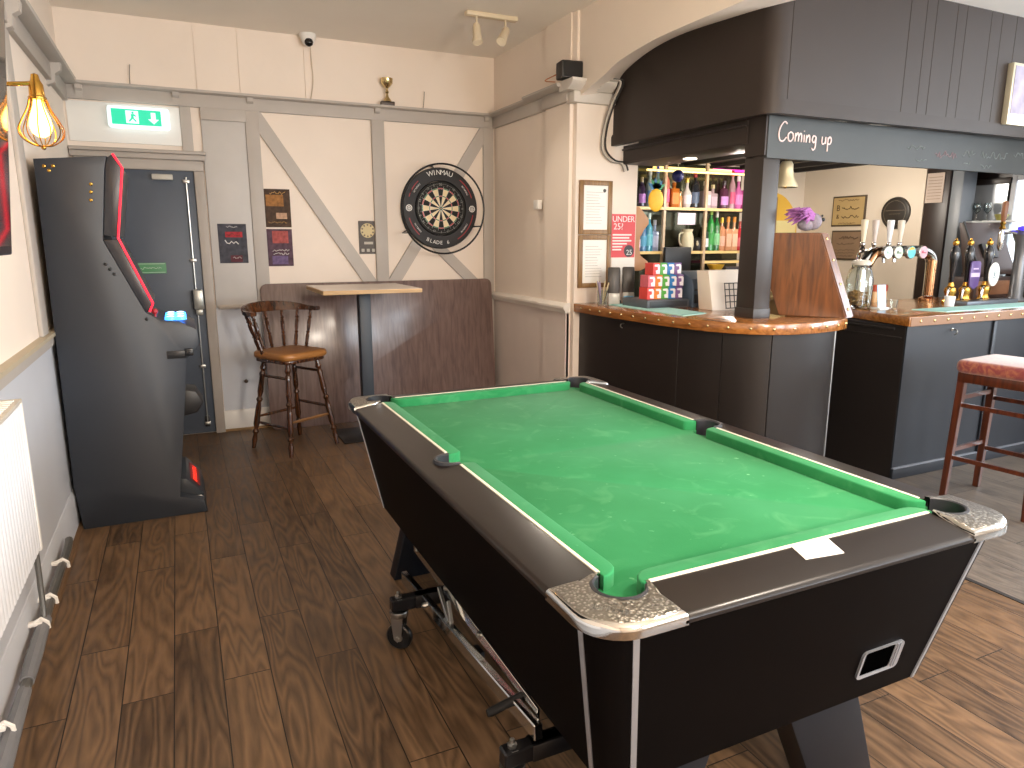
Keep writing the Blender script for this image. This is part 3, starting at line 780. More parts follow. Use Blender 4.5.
P = [(.285*math.cos(rad(a)), .05+.215*math.sin(rad(a))) for a in range(-12, 193, 12)]
nP = len(P); V = []; 
for i, (x, y) in enumerate(P):
    f = math.sin(PI*i/(nP-1)); w = .028+.012*(1-f)+(.018 if i in (0, nP-1) else 0); hgt = .03+.045*max(0, f-.35)/.65
    n_ = Vector((x, y-.05)).normalized()
    lean = .03*f
    for (dr, dz) in ((-w/2, 0), (w/2, 0), (w/2+lean*.6, hgt), (-w/2+lean*.8, hgt)):
        V.append(L2W((x+n_.x*dr, y+n_.y*dr, 1.0+dz))[:])
F = []
for i in range(nP-1):
    for k in range(4): F.append((i*4+k, i*4+(k+1) % 4, i*4+4+(k+1) % 4, i*4+4+k))
F += [(0, 1, 2, 3), tuple((nP-1)*4+k for k in (3, 2, 1, 0))]
b._new(V, F); bmesh.ops.bevel(b.bm, geom=b.bm.edges[:], offset=.005, segments=2, affect='EDGES')
b.build('back_rail', st, sharp=50)
for a in (8, 36, 62, 90, 118, 144, 172):
    b = MB(darkwood); A = L2W((.19*math.cos(rad(a)), .03+.165*math.sin(rad(a)), .70)); B = L2W((.283*math.cos(rad(a)), .05+.213*math.sin(rad(a)), 1.005)); turned(b, A, B, .0125, 8); b.build('spindle', st)

b = MB(mat('knob_brown', '#4a3526', .4)); b.lathe([(.012, 0), (.008, .012), (.016, .022), (.014, .032), (0, .036)], (.42, D, .40), 12, 0, d=(0, -1, 0))
one(b, 'door_stop', 'small brown knob door stop low on the wall behind the spindle-backed stool', 'door stop', (.42, D, .40))

# ------------------------------------------------------------------ tall square table
ht = thing('high_table', 'tall square pub table with pale top and slate grey post against the back wall', 'table', (1.235, 5.40, 0))
b = MB(wood('table_top', '#a8988a', '#c4b6a8', .3, axis=0, scale=2, coat=.3), wood('beech_edge', '#b08a58', '#cda873', .4, axis=0))
b.box(.905, 5.02, 1.15, 1.62, 5.72, 1.172); b.box(.90, 5.015, 1.142, 1.625, 5.725, 1.1705, 1, .002, 1); b.build('table_top', ht)
postm = mat('post_slate', '#333b45', .45, var=.05)
b = MB(postm); b.box(1.225, 5.34, .012, 1.315, 5.43, 1.142, bev=.006); b.build('post', ht)
b = MB(blackm); b.box(1.14, 5.25, 1.128, 1.40, 5.52, 1.142, bev=.003); b.build('top_plate', ht)
b = MB(mat('base_black', '#17181a', .4, .3)); b.box(1.03, 5.18, 0, 1.50, 5.60, .012, bev=.003); b.build('base_plate', ht)
# leaning sheet of dark board
b = MB(boardw, mat('board_edge', '#3a2a22', .5))
Ml = Matrix.Translation((0, 5.815, .0)) @ Matrix.Rotation(rad(-5.6), 4, 'X')
b.prism(rrect(.575, .001, 2.58, 1.185, .055), 'y', 0, .028, 0, .004, 2, M=Ml)
one(b, 'board_panel', 'large dark wood-grain board with rounded corners leaning on the wall under the dartboard', 'board', (1.58, 5.82, 0))

# ------------------------------------------------------------------ dartboard, surround, light ring
YW = D-.03
bx, bz = 2.10, 1.79
dk = mat('dart_black', '#191715', .8, var=.05); dc = mat('dart_cream', '#e3cfa6', .85, var=.05); dr_ = mat('dart_red', '#b3262a', .8, var=.04); dg_ = mat('dart_green', '#1d6b3f', .8, var=.04); dwire = mat('dart_wire', '#b8b8b4', .35, .8, var=0)
db = thing('dartboard', 'round dartboard with black and cream segments, red and green rings', 'dartboard', (bx, YW, bz))
yf = YW-.042
b = MB(dk, dc, dr_, dg_)
def ringseg(r0, r1, a0, a1, mi, y):
    n_ = 3; V = []
    for r in (r0, r1):
        for i in range(n_+1):
            a = rad(a0+(a1-a0)*i/n_); V.append((bx+r*math.sin(a), y, bz+r*math.cos(a)))
    b._new(V, [(i, i+1, n_+2+i, n_+1+i) for i in range(n_)], mi)
for i in range(20):
    a0 = -9+18*i; a1 = a0+18; dark = i % 2 == 0
    ringseg(.016, .099, a0, a1, 0 if dark else 1, yf); ringseg(.099, .107, a0, a1, 2 if dark else 3, yf)
    ringseg(.107, .162, a0, a1, 0 if dark else 1, yf); ringseg(.162, .172, a0, a1, 2 if dark else 3, yf)
    ringseg(.172, .2255, a0, a1, 0, yf); ringseg(.0065, .016, a0, a1, 3, yf); ringseg(0.0001, .0065, a0, a1, 2, yf)
b.lathe([(.2255, 0), (.2255, .042)], (bx, YW, bz), 48, 0, d=(0, -1, 0))
b.build('face', db)
b = MB(dwire)
for r in (.0065, .016, .099, .107, .162, .170): b.tube([(bx+r*math.sin(2*PI*k/40), yf-.001, bz+r*math.cos(2*PI*k/40)) for k in range(40)], .0009, 4, closed=True)
for i in range(20):
    a = rad(-9+18*i); b.tube([(bx+.016*math.sin(a), yf-.001, bz+.016*math.cos(a)), (bx+.19*math.sin(a), yf-.001, bz+.19*math.cos(a))], .0008, 4)
b.build('wire', db)
b = MB(mat('dart_number', '#8c8c86', .4, .2, var=0))
b.tube([(bx+.205*math.sin(2*PI*k/40), yf-.002, bz+.205*math.cos(2*PI*k/40)) for k in range(40)], .0011, 4, closed=True)
for i, s in enumerate((20, 1, 18, 4, 13, 6, 10, 15, 2, 17, 3, 19, 7, 16, 8, 11, 14, 9, 12, 5)):
    a = rad(18*i); b.text(str(s), .028, up(bx+.198*math.sin(a), yf-.003, bz+.198*math.cos(a), 'y-') @ Matrix.Rotation(-a, 4, 'Z'), 0, .001)
b.build('number_ring', db)
su = thing('dartboard_surround', 'thick black foam ring with white lettering around the dartboard', 'dartboard surround', (bx, YW, bz))
foam = mat('foam_black', '#232224', .6, var=.05, bump=.2, bscale=120); su_w = mat('print_white', '#e6e4e0', .5, var=0); su_r = mat('print_red', '#a02a30', .5, var=0)
b = MB(foam)
b.lathe([(.229, .0), (.229, .035), (.235, .045), (.30, .047), (.335, .043), (.342, .03), (.342, 0)], (bx, YW, bz), 56, 0, d=(0, -1, 0)); b.build('ring', su)
ys = YW-.0475
b = MB(su_r)
for a0, a1 in ((-72, -42), (36, 72), (-138, -106), (100, 150), (-66, -60)):
    V = []
    for r in (.295, .303):
        for i in range(9):
            a = rad(a0+(a1-a0)*i/8); V.append((bx+r*math.sin(a), ys, bz+r*math.cos(a)))
    b._new(V, [(i, i+1, 10+i, 9+i) for i in range(8)])
b.build('red_arc', su)
b = MB(su_w, foam)
def around(txt, r, amid, step, size, flip=False):
    n_ = len(txt)
    for i, ch in enumerate(txt):
        a = amid+(i-(n_-1)/2)*step*(-1 if flip else 1)
        A = rad(a)
        b.text(ch, size, up(bx+r*math.sin(A), ys-.001, bz+r*math.cos(A), 'y-') @ Matrix.Rotation(-A+(PI if flip else 0), 4, 'Z'), 0, .001)
around('WINMAU', .298, 0, 7.2, .058); around('BLADE 6', .292, 187, 6.2, .044, True)
around('WINMAU', .272, -52, 3.2, .02); around('WINMAU', .272, 55, 3.2, .02); around('WINMAU', .272, -128, 3.2, .02, True); around('WINMAU', .272, 128, 3.2, .02, True)
for s in (-1, 1): b.disc((bx+s*.287, ys-.001, bz+.0), .028, (0, -1, 0), 20, 0); b.disc((bx+s*.287, ys-.0018, bz), .020, (0, -1, 0), 16, 1, .015); b.text('W', .022, up(bx+s*.287, ys-.002, bz, 'y-'), 1, .001)
b.build('lettering', su)
lr = thing('dartboard_light_ring', 'thin black hoop lamp standing off around the dartboard on three arms', 'dartboard light', (bx, YW, bz))
yr = 5.70; rr_ = .365; cxr, czr = 2.05, 1.775
b = MB(blackm); b.tube([(cxr+rr_*math.sin(2*PI*k/64), yr, czr+rr_*math.cos(2*PI*k/64)) for k in range(64)], .008, 8, closed=True); b.build('hoop', lr)
for a in (-8, 112, -122):
    b = MB(blackm); A = rad(a)
    Q = Vector((cxr+rr_*math.sin(A), yr, czr+rr_*math.cos(A))); R_ = Vector((bx+.348*math.sin(A), YW+.0, bz+.348*math.cos(A)))
    b.tube([Q, (Q.x, YW-.08, Q.z), R_], .006, 6); b.build('arm', lr)

# ------------------------------------------------------------------ posters on the back wall
def poster(name, label, x0, x1, z0, z1, base, blocks, texts, y=None):
    y = D-.024 if y is None else y
    b = MB(base); b.box(x0, y-.002, z0, x1, y, z1)
    t = thing(name, label, 'poster', ((x0+x1)/2, y, z0))
    b.build('sheet', t)
    w = x1-x0; h = z1-z0
    mats_ = []; b = None
    for i, (u0, v0, u1, v1, m_) in enumerate(blocks):
        b = MB(m_); b.box(x0+u0*w, y-.003-.0002*i, z0+v0*h, x0+u1*w, y-.002, z0+v1*h); b.build('printed_panel', t)
    for (s, size, u, v, m_) in texts:
        b = MB(m_); scribble(b, (x0+u*w, y-.0036, z0+v*h), s*w, size*.8, 'y-', seed=int(size*1000)+int(v*50)); b.build('lettering', t)
    return t
pk = lambda n, c: mat('print_'+n, c, .6, var=.5, scale=40, spec=.2)
pg = mat('poster_grey', '#45454d', .6, var=.6, scale=26, spec=.2); po = mat('poster_brown', '#4a382b', .6, var=.6, scale=26, spec=.2); pp = mat('poster_mauve', '#553f4b', .6, var=.6, scale=26, spec=.2)
poster('wall_poster', 'grey glossy poster with a red banner on the plank beside the door frame', .298, .506, 1.345, 1.645, pg,
       [(.25, .66, .85, .80, pk('crimson', '#a8333b')), (.38, .03, .80, .2, pk('plum', '#5e3038'))],
       [(.48, .028, .53, .73, po), (.55, .05, .5, .55, su_w), (.4, .018, .5, .93, su_w), (.3, .018, .62, .14, su_w)], D-.021)
poster('wall_poster', 'brown glossy poster with orange print, upper of two beside the diagonal beam', .647, .853, 1.622, 1.917, po,
       [(.1, .55, .75, .85, pk('amber', '#9a6a3a')), (.45, .22, .85, .38, pk('sand', '#b8957a'))],
       [(.6, .03, .55, .9, mat('print_gold', '#c89b58', .5, var=0)), (.7, .018, .5, .13, mat('print_gold', '#c89b58', .5, var=0))], D-.003)
poster('wall_poster', 'mauve poster with a pink block and white lines, lower of two above the board', .648, .852, 1.316, 1.608, pp,
       [(.25, .62, .85, .95, pk('pink', '#a5524e')), (.2, .05, .8, .28, pk('violet', '#6a587c'))],
       [(.65, .022, .55, .43, su_w), (.6, .024, .55, .34, su_w)], D-.003)
dpt = thing('darts_notice', 'small brown darts league notice with a target picture by the middle upright', 'notice', (1.468, D-.003, 1.407))
b = MB(mat('notice_brown', '#4a3f36', .5, var=.1)); b.box(1.392, D-.006, 1.407, 1.545, D-.002, 1.679); b.build('sheet', dpt)
b = MB(mat('notice_target', '#cdb987', .5), mat('notice_dark', '#6a5a45', .5))
b.disc((1.468, D-.0065, 1.60), .06, (0, -1, 0), 28)
for k in range(10):
    a = rad(36*k); b._new([(1.468+r*math.sin(a+s), D-.0072, 1.60+r*math.cos(a+s)) for r, s in ((.04, -.12), (.055, -.14), (.055, .14), (.04, .12))], [(0, 1, 2, 3)], 1)
b.build('target_picture', dpt)
for q_ in ((1.435, 1.487, 1.51, 1.508), (1.41, 1.425, 1.435, 1.45), (1.455, 1.425, 1.48, 1.45), (1.50, 1.425, 1.525, 1.45)):
    b = MB(mat('notice_pale', '#b8b0a2', .5)); b.box(q_[0], D-.0068, q_[1], q_[2], D-.006, q_[3]); b.build('printed_panel', dpt)

# ------------------------------------------------------------------ exit sign, trophy, camera, spots
ex = thing('exit_sign', 'lit green and white emergency exit light box above the door', 'exit sign', (-.165, D-.03, 2.38))
b = MB(mat('sign_case', '#e8f4f2', .4, var=0, emit='#dffaff', estr=.55)); b.prism(rrect(-.36, 2.305, .035, 2.45, .02), 'y', D-.075, D-.01, 0, .008); b.build('case', ex)
b = MB(mat('sign_green', '#18b48a', .4, var=0, emit='#18c79c', estr=.6)); b.box(-.335, D-.0775, 2.325, -.02, D-.074, 2.43); pn = b.build('panel', ex)
b = MB(mat('sign_white', '#d6fff0', .4, var=0, emit='#cffff0', estr=.6))
b.box(-.245, D-.079, 2.335, -.165, D-.0775, 2.42); b.build('figure_panel', pn); b = MB(mat('sign_white', '#d6fff0'))
b.prism([(-.085, 2.415), (-.085, 2.37), (-.105, 2.37), (-.07, 2.337), (-.035, 2.37), (-.055, 2.37), (-.055, 2.415)], 'y', D-.079, D-.0775)
b.build('arrow', pn)
b = MB(mat('sign_green', '#18b48a'))
b.ball((-.20, D-.0795, 2.407), .008, 0, (1, .1, 1)); b.prism([(-.212, 2.398), (-.192, 2.398), (-.178, 2.385), (-.182, 2.380), (-.196, 2.387), (-.194, 2.37), (-.178, 2.352), (-.184, 2.345), (-.203, 2.365), (-.222, 2.345), (-.23, 2.349), (-.212, 2.372)], 'y', D-.0805, D-.079)
b.build('running_figure', pn)
tp = thing('trophy', 'small silver and gold cup trophy on a dark base standing on the picture rail', 'trophy', (1.665, D-.045, 2.60))
tx, ty = 1.665, D-.045
b = MB(mat('trophy_base', '#4a3c33', .4)); b.box(tx-.055, ty-.028, 2.60, tx+.055, ty+.028, 2.632, bev=.004); b.build('base', tp)
b = MB(mat('trophy_gold', '#cdb98a', .18, 1., var=0)); b.lathe([(.035, 2.632), (.03, 2.645), (.012, 2.668), (.008, 2.69), (.016, 2.705), (.008, 2.72), (.012, 2.735), (.03, 2.75), (.048, 2.775), (.05, 2.81), (.046, 2.81), (.04, 2.785), (0, 2.77)], (tx, ty, 0), 20); b.build('cup', tp)
cc = thing('security_camera', 'white dome security camera with black eye at the top of the back wall', 'camera', (1.05, D-.06, ZC))
b = MB(white); b.lathe([(.062, ZC), (.062, ZC-.02), (.055, ZC-.035), (.05, ZC-.05)], (1.05, D-.065, 0), 22); b.ball((1.05, D-.07, ZC-.05), .05, 0, (1, 1, .8)); b.build('housing', cc)
b = MB(mat('lens_black', '#0c0a0a', .15, var=0)); b.ball((1.05, D-.10, ZC-.065), .034, 0, (1, .8, 1)); b.build('lens', cc)
b = MB(mat('white_cable', '#d9cbb8', .6)); b.tube([(1.075, D-.02, ZC-.08), (1.08, D-.012, 2.85), (1.085, D-.012, 2.75), (1.06, D-.012, 2.61)], .004, 6, smooth=4); one(b, 'camera_cable', 'thin pale cable running down from the dome camera to the picture rail', 'cable', (1.07, D-.012, 2.6))
for k, x in enumerate((-.20, 1.98)):
    b = MB(mat('wire_grey', '#8d8377', .6)); b.tube([(x, D-.01, 2.60), (x+.005, D-.03, 2.68), (x+.012, D-.02, 2.74)], .003, 5, smooth=4)
    one(b, 'loose_wire', ('short loose wire end sticking up behind the exit sign shelf', 'short loose wire end sticking up from the rail above the dartboard')[k], 'wire', (x, D-.01, 2.6))
spm = mat('spot_cream', '#d8c8ac', .45, var=.03)
sp = thing('ceiling_spotlight', 'cream two-headed spotlight bar on the alcove ceiling', 'spotlight', (2.13, 4.87, ZC))
b = MB(spm); b.box(1.94, 4.845, ZC-.03, 2.33, 4.90, ZC, bev=.006); b.build('bar', sp)
for hx, dv in ((2.02, Vector((-.05, -.25, -.9))), (2.24, Vector((-.45, -.35, -.7)))):
    b = MB(spm); b.tube([(hx, 4.87, ZC-.03), (hx, 4.87, ZC-.10)], .007, 8)
    h_ = b.build('stem', sp)
    dv.normalize(); b = MB(spm, mat('spot_face', '#f2e3c8', .3, var=0))
    b.lathe([(0, -.03), (.022, -.028), (.028, -.01), (.03, .06), (.038, .10), (.036, .104)], (hx, 4.87, ZC-.105), 18, 0, d=tuple(dv)); b.lathe([(.036, .10), (0, .098)], (hx, 4.87, ZC-.105), 18, 1, d=tuple(dv))
    b.build('lamp_head', sp)
b = MB(white); b.box(2.585, 5.02, 1.76, 2.625, 5.10, 1.83, bev=.006); 
one(b, 'junction_box', 'small cream switch box on the alcove side wall above the dado', 'switch box', (2.62, 5.06, 1.76))

# ------------------------------------------------------------------ left wall: lamp, wall screen, radiator, pipes
wl = thing('wall_lamp', 'brass wall lamp with a glowing bulb in a teardrop wire cage', 'wall lamp', (XL, 3.22, 2.06))
lx, ly = -.42, 3.25
b = MB(brass); b.lathe([(.055, 0), (.05, .012), (.02, .022), (0, .024)], (XL, 3.20, 2.06), 18, d=(1, 0, 0)); b.tube([(XL, 3.20, 2.06), (-.50, 3.22, 2.075), (lx, ly, 2.09)], .008, 8, smooth=4); b.lathe([(0, 2.125), (.012, 2.12), (.016, 2.10), (.024, 2.085), (.026, 2.045), (.030, 2.04), (.030, 2.03), (0, 2.03)], (lx, ly, 0), 16); b.build('arm', wl)
b = MB(brass)
for k in range(12):
    a = 2*PI*k/12; pr = [(.028, 2.035), (.038, 2.0), (.062, 1.955), (.074, 1.925), (.066, 1.895), (.035, 1.872), (.006, 1.866)]
    b.tube([(lx+r*math.cos(a), ly+r*math.sin(a), z) for r, z in pr], .0022, 5, smooth=3)
b.ball((lx, ly, 1.862), .009); b.build('cage', wl)
b = MB(mat('bulb_glow', '#ffd9a0', .2, var=0, emit='#ffb84d', estr=11)); b.lathe([(.014, 2.03), (.018, 2.01), (.034, 1.965), (.038, 1.94), (.03, 1.912), (.012, 1.90), (0, 1.898)], (lx, ly, 0), 18); b.build('bulb', wl)
ws = thing('wall_screen', 'black framed wall screen at the picture edge reflecting the exit light', 'screen', (-.53, 2.4, 1.5))
Mw = Matrix.Translation((-.548, 2.26, 1.475)) @ Matrix.Rotation(rad(5.3), 4, 'Y')
b = MB(blackp); b.box(-.012, -.66, 0, .04, .66, .98, 0, .006, M=Mw); b.build('casing', ws)
b = MB(blackm); b.box(XL, 2.1, 1.75, -.50, 2.42, 2.0, bev=.006); b.build('wall_bracket', ws)
b = MB(mat('screen_glass', '#0d0e11', .06, var=0)); b.box(.039, -.63, .03, .043, .63, .95, M=Mw); b.build('glass', ws)
ra = thing('radiator', 'white ribbed panel radiator on the side wall under the dado rail', 'radiator', (-.55, 1.7, .49))
b = MB(mat('radiator_white', '#e3e4e8', .35, var=.02))
pr = []
y = .4
while y < 2.66:
    pr += [(-.5022, y), (-.5022, y+.006), (-.500, y+.010), (-.500, y+.034)]; y += .036
b.prism(pr+[(-.53, y), (-.53, .4)], 'z', .505, 1.0); b.box(-.60, .4, .49, -.515, 2.67, 1.005, bev=.004); b.build('panel', ra)
b = MB(mat('radiator_grille', '#cfc6b8', .5), white)
b.box(-.603, .38, 1.003, -.497, 2.69, 1.016, 0, .003)
k = .42
while k < 2.66: b.box(-.59, k, 1.016, -.512, k+.012, 1.020, 1); k += .03
b.build('top_grille', ra)
b = MB(white); b.box(-.603, 2.665, .495, -.497, 2.69, 1.006, bev=.003); b.build('side_panel', ra)
pipem = mat('pipe_paint', '#6c6a66', .35, .5, var=.12, scale=8)
hp = thing('heating_pipe', 'dull grey heating pipe clipped along the skirting below the radiator', 'pipe', (-.565, 2.0, .12))
def pz(P): return [(p[0]*1.066, p[1]*1.066, 1.52-(1.52-p[2])*1.066) for p in P]
b = MB(pipem); b.tube(pz([(-.535, 3.42, .235), (-.53, 3.3, .23), (-.53, 2.9, .225), (-.525, 2.5, .215), (-.52, 2.0, .205), (-.52, -.5, .20)]), .017, 10, smooth=3); b.build('pipe', hp)
lag = mat('pipe_lagging', '#77777a', .5, var=.15)
b = MB(lag); b.tube(pz([(-.528, 2.72, .218), (-.526, 2.5, .213), (-.523, 2.34, .209)]), [.022, .026, .022], 10); b.build('lagging', hp)
b = MB(lag); b.tube(pz([(-.522, 2.3, .205), (-.518, 1.95, .2), (-.518, 1.0, .2)]), [.02, .028, .028], 10); b.build('lagging', hp)
b = MB(pipem); b.tube(pz([(-.528, 2.70, .225), (-.528, 2.72, .27), (-.53, 2.74, .42), (-.53, 2.74, .50)]), .010, 8); b.build('riser', hp)
for y in (3.38, 3.04, 2.84, 2.22):
    b = MB(white); b.box(XL+.015, y-.012, .145, -.56, y+.012, .16, bev=.003); b.tube([(-.585, y, .157), (-.563, y, .168), (-.545, y, .15), (-.543, y, .125)], .007, 6); b.build('clip', hp)

# ------------------------------------------------------------------ bar canopy
cy_ = thing('bar_canopy', 'dark boarded bar canopy with rounded corner, chalkboard fascia and post', 'bar canopy', (3.1, 3.2, 1.06))
R_ = .10; PX, PY = 2.955, 3.02
def cpath(d, grooves=False):
    p = [(PX-d, 4.548)]
    p += arc(PX+R_, PY+R_, R_+d, 180, 270, 8)
    if grooves:
        for x in (3.075, 3.99, 4.13, 4.22, 4.41, 4.50, 4.74, 4.85, 5.0, 5.2, 5.45): p += [(x-.003, PY-d), (x-.001, PY-d+.003), (x+.001, PY-d+.003), (x+.003, PY-d)]
    return p+[(6.5, PY-d)]
def strip(b, d0, d1, z0, z1, mi=0, g=False):
    o = cpath(d0, g); i_ = cpath(d1)
    b.prism(o+i_[::-1], 'z', z0, z1, mi)
b = MB(canopym); strip(b, 0, -.03, 2.25, 2.99, 0, True); b.build('boarding', cy_)
b = MB(canopym); strip(b, .014, -.03, 2.195, 2.262); strip(b, .008, -.03, 2.262, 2.272); b.build('moulding', cy_)
b = MB(canopym); b.box(3.05, 3.28, 2.085, 3.075, 4.548, 2.2); b.box(3.035, 3.28, 2.165, 3.06, 4.548, 2.178, bev=.003); b.box(3.05, 3.28, 2.07, 3.36, 4.548, 2.088, bev=.003); b.build('side_fascia', cy_)
b = MB(chalk, canopym); b.box(3.075, 3.14, 1.98, 6.5, 3.17, 2.21, 0); b.box(3.06, 3.145, 1.995, 3.078, 3.30, 2.21, 1); fa = b.build('chalkboard_fascia', cy_)
b = MB(mat('post_paint', '#332c28', .4, var=.06)); b.box(3.075, 3.16, 1.06, 3.20, 3.31, 2.0, bev=.004); b.box(3.07, 3.155, 1.06, 3.205, 3.315, 1.12, bev=.004); b.build('post', cy_)
b = MB(mat('chalk_pink', '#ecd5d3', .8, var=.05))
def stroke(pts, x0, z0, s, r=.0042):
    b.tube([(x0+p[0]*s, 3.138, z0+p[1]*s) for p in pts], r, 6, smooth=5)
S0 = .098; X0 = 3.15; Z0 = 2.078
stroke([(.62, .95), (.4, 1.05), (.12, .75), (.02, .35), (.12, .02), (.38, -.02), (.62, .2)], X0, Z0, S0)                 # C
stroke([(.95, .52), (.76, .38), (.78, .08), (.98, .0), (1.15, .18), (1.12, .42), (.95, .52)], X0, Z0, S0)                # o
stroke([(1.32, .0), (1.34, .48), (1.36, .3), (1.5, .5), (1.58, .3), (1.58, .02)], X0, Z0, S0); stroke([(1.58, .25), (1.72, .48), (1.82, .35), (1.83, .0)], X0, Z0, S0)  # m
stroke([(2.03, .42), (2.04, .0)], X0, Z0, S0); stroke([(2.02, .60), (2.025, .64)], X0, Z0, S0)                          # i
stroke([(2.22, .0), (2.23, .42), (2.25, .25), (2.4, .42), (2.48, .3), (2.5, .0)], X0, Z0, S0)                            # n
stroke([(2.98, .36), (2.78, .4), (2.7, .15), (2.85, .02), (2.97, .2), (2.99, .34), (2.98, -.2), (2.85, -.4), (2.7, -.3)], X0, Z0, S0)   # g
stroke([(3.52, .4), (3.5, .1), (3.62, -.02), (3.78, .12), (3.8, .4), (3.82, .0)], X0, Z0, S0)                            # u
stroke([(4.0, .38), (4.0, -.42)], X0, Z0, S0); stroke([(4.0, .25), (4.15, .42), (4.28, .25), (4.2, .02), (4.02, .02)], X0, Z0, S0)  # p
b.build('lettering', fa)
b = MB(mat('chalk_faint', '#6f7777', .9, var=.2, scale=30), mat('chalk_faint_pink', '#857278', .9, var=.2, scale=30))
rnd = random.Random(4)
for (x0_, x1_, z_, mi, hh) in ((4.25, 4.42, 2.10, 0, .03), (4.34, 4.46, 2.02, 0, .025), (4.52, 4.74, 2.07, 1, .05), (4.80, 4.95, 2.09, 0, .04), (4.82, 4.9, 2.03, 0, .03), (5.0, 5.3, 2.09, 0, .045), (5.0, 5.14, 2.01, 0, .035), (5.36, 5.6, 2.10, 0, .04)):
    P_ = []; x = x0_
    while x < x1_:
        P_.append((x, 3.139, z_+rnd.uniform(-hh/2, hh/2))); x += rnd.uniform(.01, .022)
    b.tube(P_, .0028, 5, mi, smooth=3)
b.build('smudged_lettering', fa)
b = MB(mat('downlight', '#ffeecb', .3, var=0, emit='#fff0d0', estr=4)); b.disc((3.242, 4.02, 2.068), .035, (0, 0, -1), 20); b.lathe([(.035, 2.069), (.045, 2.065), (.046, 2.07)], (3.242, 4.02, 0), 20); b.build('downlight', cy_)
# picture on the canopy
pc_ = thing('framed_picture', 'pale framed picture hung on the dark canopy boards at the picture edge', 'picture', (5.15, PY-.03, 2.26))
b = MB(mat('picture_frame', '#cfc6ad', .35, .4)); 
b.box(4.965, PY-.04, 2.262, 5.40, PY-.0, 2.64, bev=.004); b.build('frame', pc_)
b = MB(mat('picture_print', '#9a93a8', .3, var=.5, scale=8), mat('picture_white', '#ece9ee', .3)); b.box(4.983, PY-.043, 2.33, 5.385, PY-.039, 2.622, 0); b.box(4.983, PY-.0435, 2.285, 5.385, PY-.039, 2.33, 1); b.build('print', pc_)
be = thing('bell', 'pale brass hand bell hanging below the chalkboard fascia beside the post', 'bell', (3.345, 3.25, 1.835))
b = MB(mat('bell_metal', '#d8cba8', .35, .6, var=.05)); b.lathe([(.064, 1.835), (.074, 1.832), (.071, 1.845), (.050, 1.885), (.04, 1.93), (.038, 1.965), (.028, 1.982), (0, 1.985)], (3.345, 3.25, 0), 24); b.build('body', be)
b = MB(brass); b.tube([(3.345, 3.25, 1.98), (3.345, 3.25, 2.02), (3.345, 3.2, 2.035), (3.345, 3.165, 2.03)], .007, 8, smooth=3); b.build('bracket', be)
b = MB(brass); b.tube([(3.345, 3.25, 1.95), (3.345, 3.25, 1.84)], .003, 6); b.ball((3.345, 3.25, 1.836), .011); b.build('clapper', be)

# ------------------------------------------------------------------ near bar counter with its curved front
def catmull(P, k=5):
    P = [Vector(p) for p in P]; q = []
    for i in range(len(P)-1):
        p0 = P[max(i-1, 0)]; p1 = P[i]; p2 = P[i+1]; p3 = P[min(i+2, len(P)-1)]
        for j in range(k):
            t = j/k; q.append(.5*((2*p1)+(-p0+p2)*t+(2*p0-5*p1+4*p2-p3)*t*t+(-p0+3*p1-3*p2+p3)*t**3))
    q.append(P[-1]); return q
front = catmull([(2.65, 4.545), (2.655, 4.2), (2.675, 3.85), (2.70, 3.55), (2.745, 3.3), (2.82, 3.1), (2.93, 2.965), (3.08, 2.89), (3.3, 2.87), (3.50, 2.905), (3.63, 2.955)])
def inset(P, d):
    q = []
    for i, p in enumerate(P):
        t = (P[min(i+1, len(P)-1)]-P[max(i-1, 0)]).normalized(); n_ = Vector((-t.y, t.x))
        q.append(p+n_*d)
    return q
back = [(3.37, 3.25), (3.42, 3.4), (3.6, 3.55), (3.6, 4.545)]
bc = thing('bar_counter', 'curved bar counter with studded wooden top and dark boarded front next to the notice pier', 'bar counter', (3.1, 3.6, 0))
b = MB(oak_top); b.prism([tuple(p) for p in front]+back, 'z', .995, 1.06, 0, .007, 2); b.build('worktop', bc)
bf = inset(front, .05); bf[-1] = Vector((3.565, 2.985))
bfp = []
for i, p in enumerate(bf):
    if i in (17, 24, 33):      # plank joints
        t = (bf[i+1]-bf[i-1]).normalized(); n_ = Vector((-t.y, t.x))
        bfp += [tuple(p-t*.005), tuple(p-t*.002+n_*.006), tuple(p+t*.002+n_*.006), tuple(p+t*.005)]
    else: bfp.append(tuple(p))
b = MB(barm); b.prism(bfp+[(3.33, 3.25), (3.38, 3.42), (3.55, 3.6), (3.55, 4.54)], 'z', 0, .996); b.build('front_panel', bc, sharp=20)
b = MB(barm); kp = inset(front, .035); b.prism([tuple(p) for p in kp]+[tuple(p) for p in inset(front, .06)[::-1]], 'z', 0, .09, 0, .004); b.build('kickboard', bc)
L_ = 0; last = None; nxt = .10
for i in range(len(front)-1):
    A = front[i]; B = front[i+1]; seg = (B-A).length
    while nxt <= L_+seg:
        p = A.lerp(B, (nxt-L_)/seg); t = (B-A).normalized()
        b = MB(mat('stud_brass', '#d8bf8a', .25, .9, var=0)); b.lathe([(.009, 0), (.008, .004), (.004, .007), (0, .008)], (p.x, p.y, 1.03), 10, d=(t.y, -t.x, 0)); b.build('stud', bc); nxt += .125
    L_ += seg
b = MB(steel); b.tube([(3.562, 2.978, .02), (3.562, 2.978, .99)], .006, 6); b.build('edge_strip', bc)
def hook(parent, x, y, z, nx, ny):
    b = MB(steel); b.tube([(x, y, z), (x+nx*.03, y+ny*.03, z-.002), (x+nx*.035, y+ny*.035, z-.02), (x+nx*.02, y+ny*.02, z-.03)], .004, 6, smooth=3); b.lathe([(.012, 0), (.01, .004), (0, .005)], (x, y, z), 10, d=(nx, ny, 0)); b.build('coat_hook', parent)
hook(bc, 2.725, 3.98, .965, -1, 0)
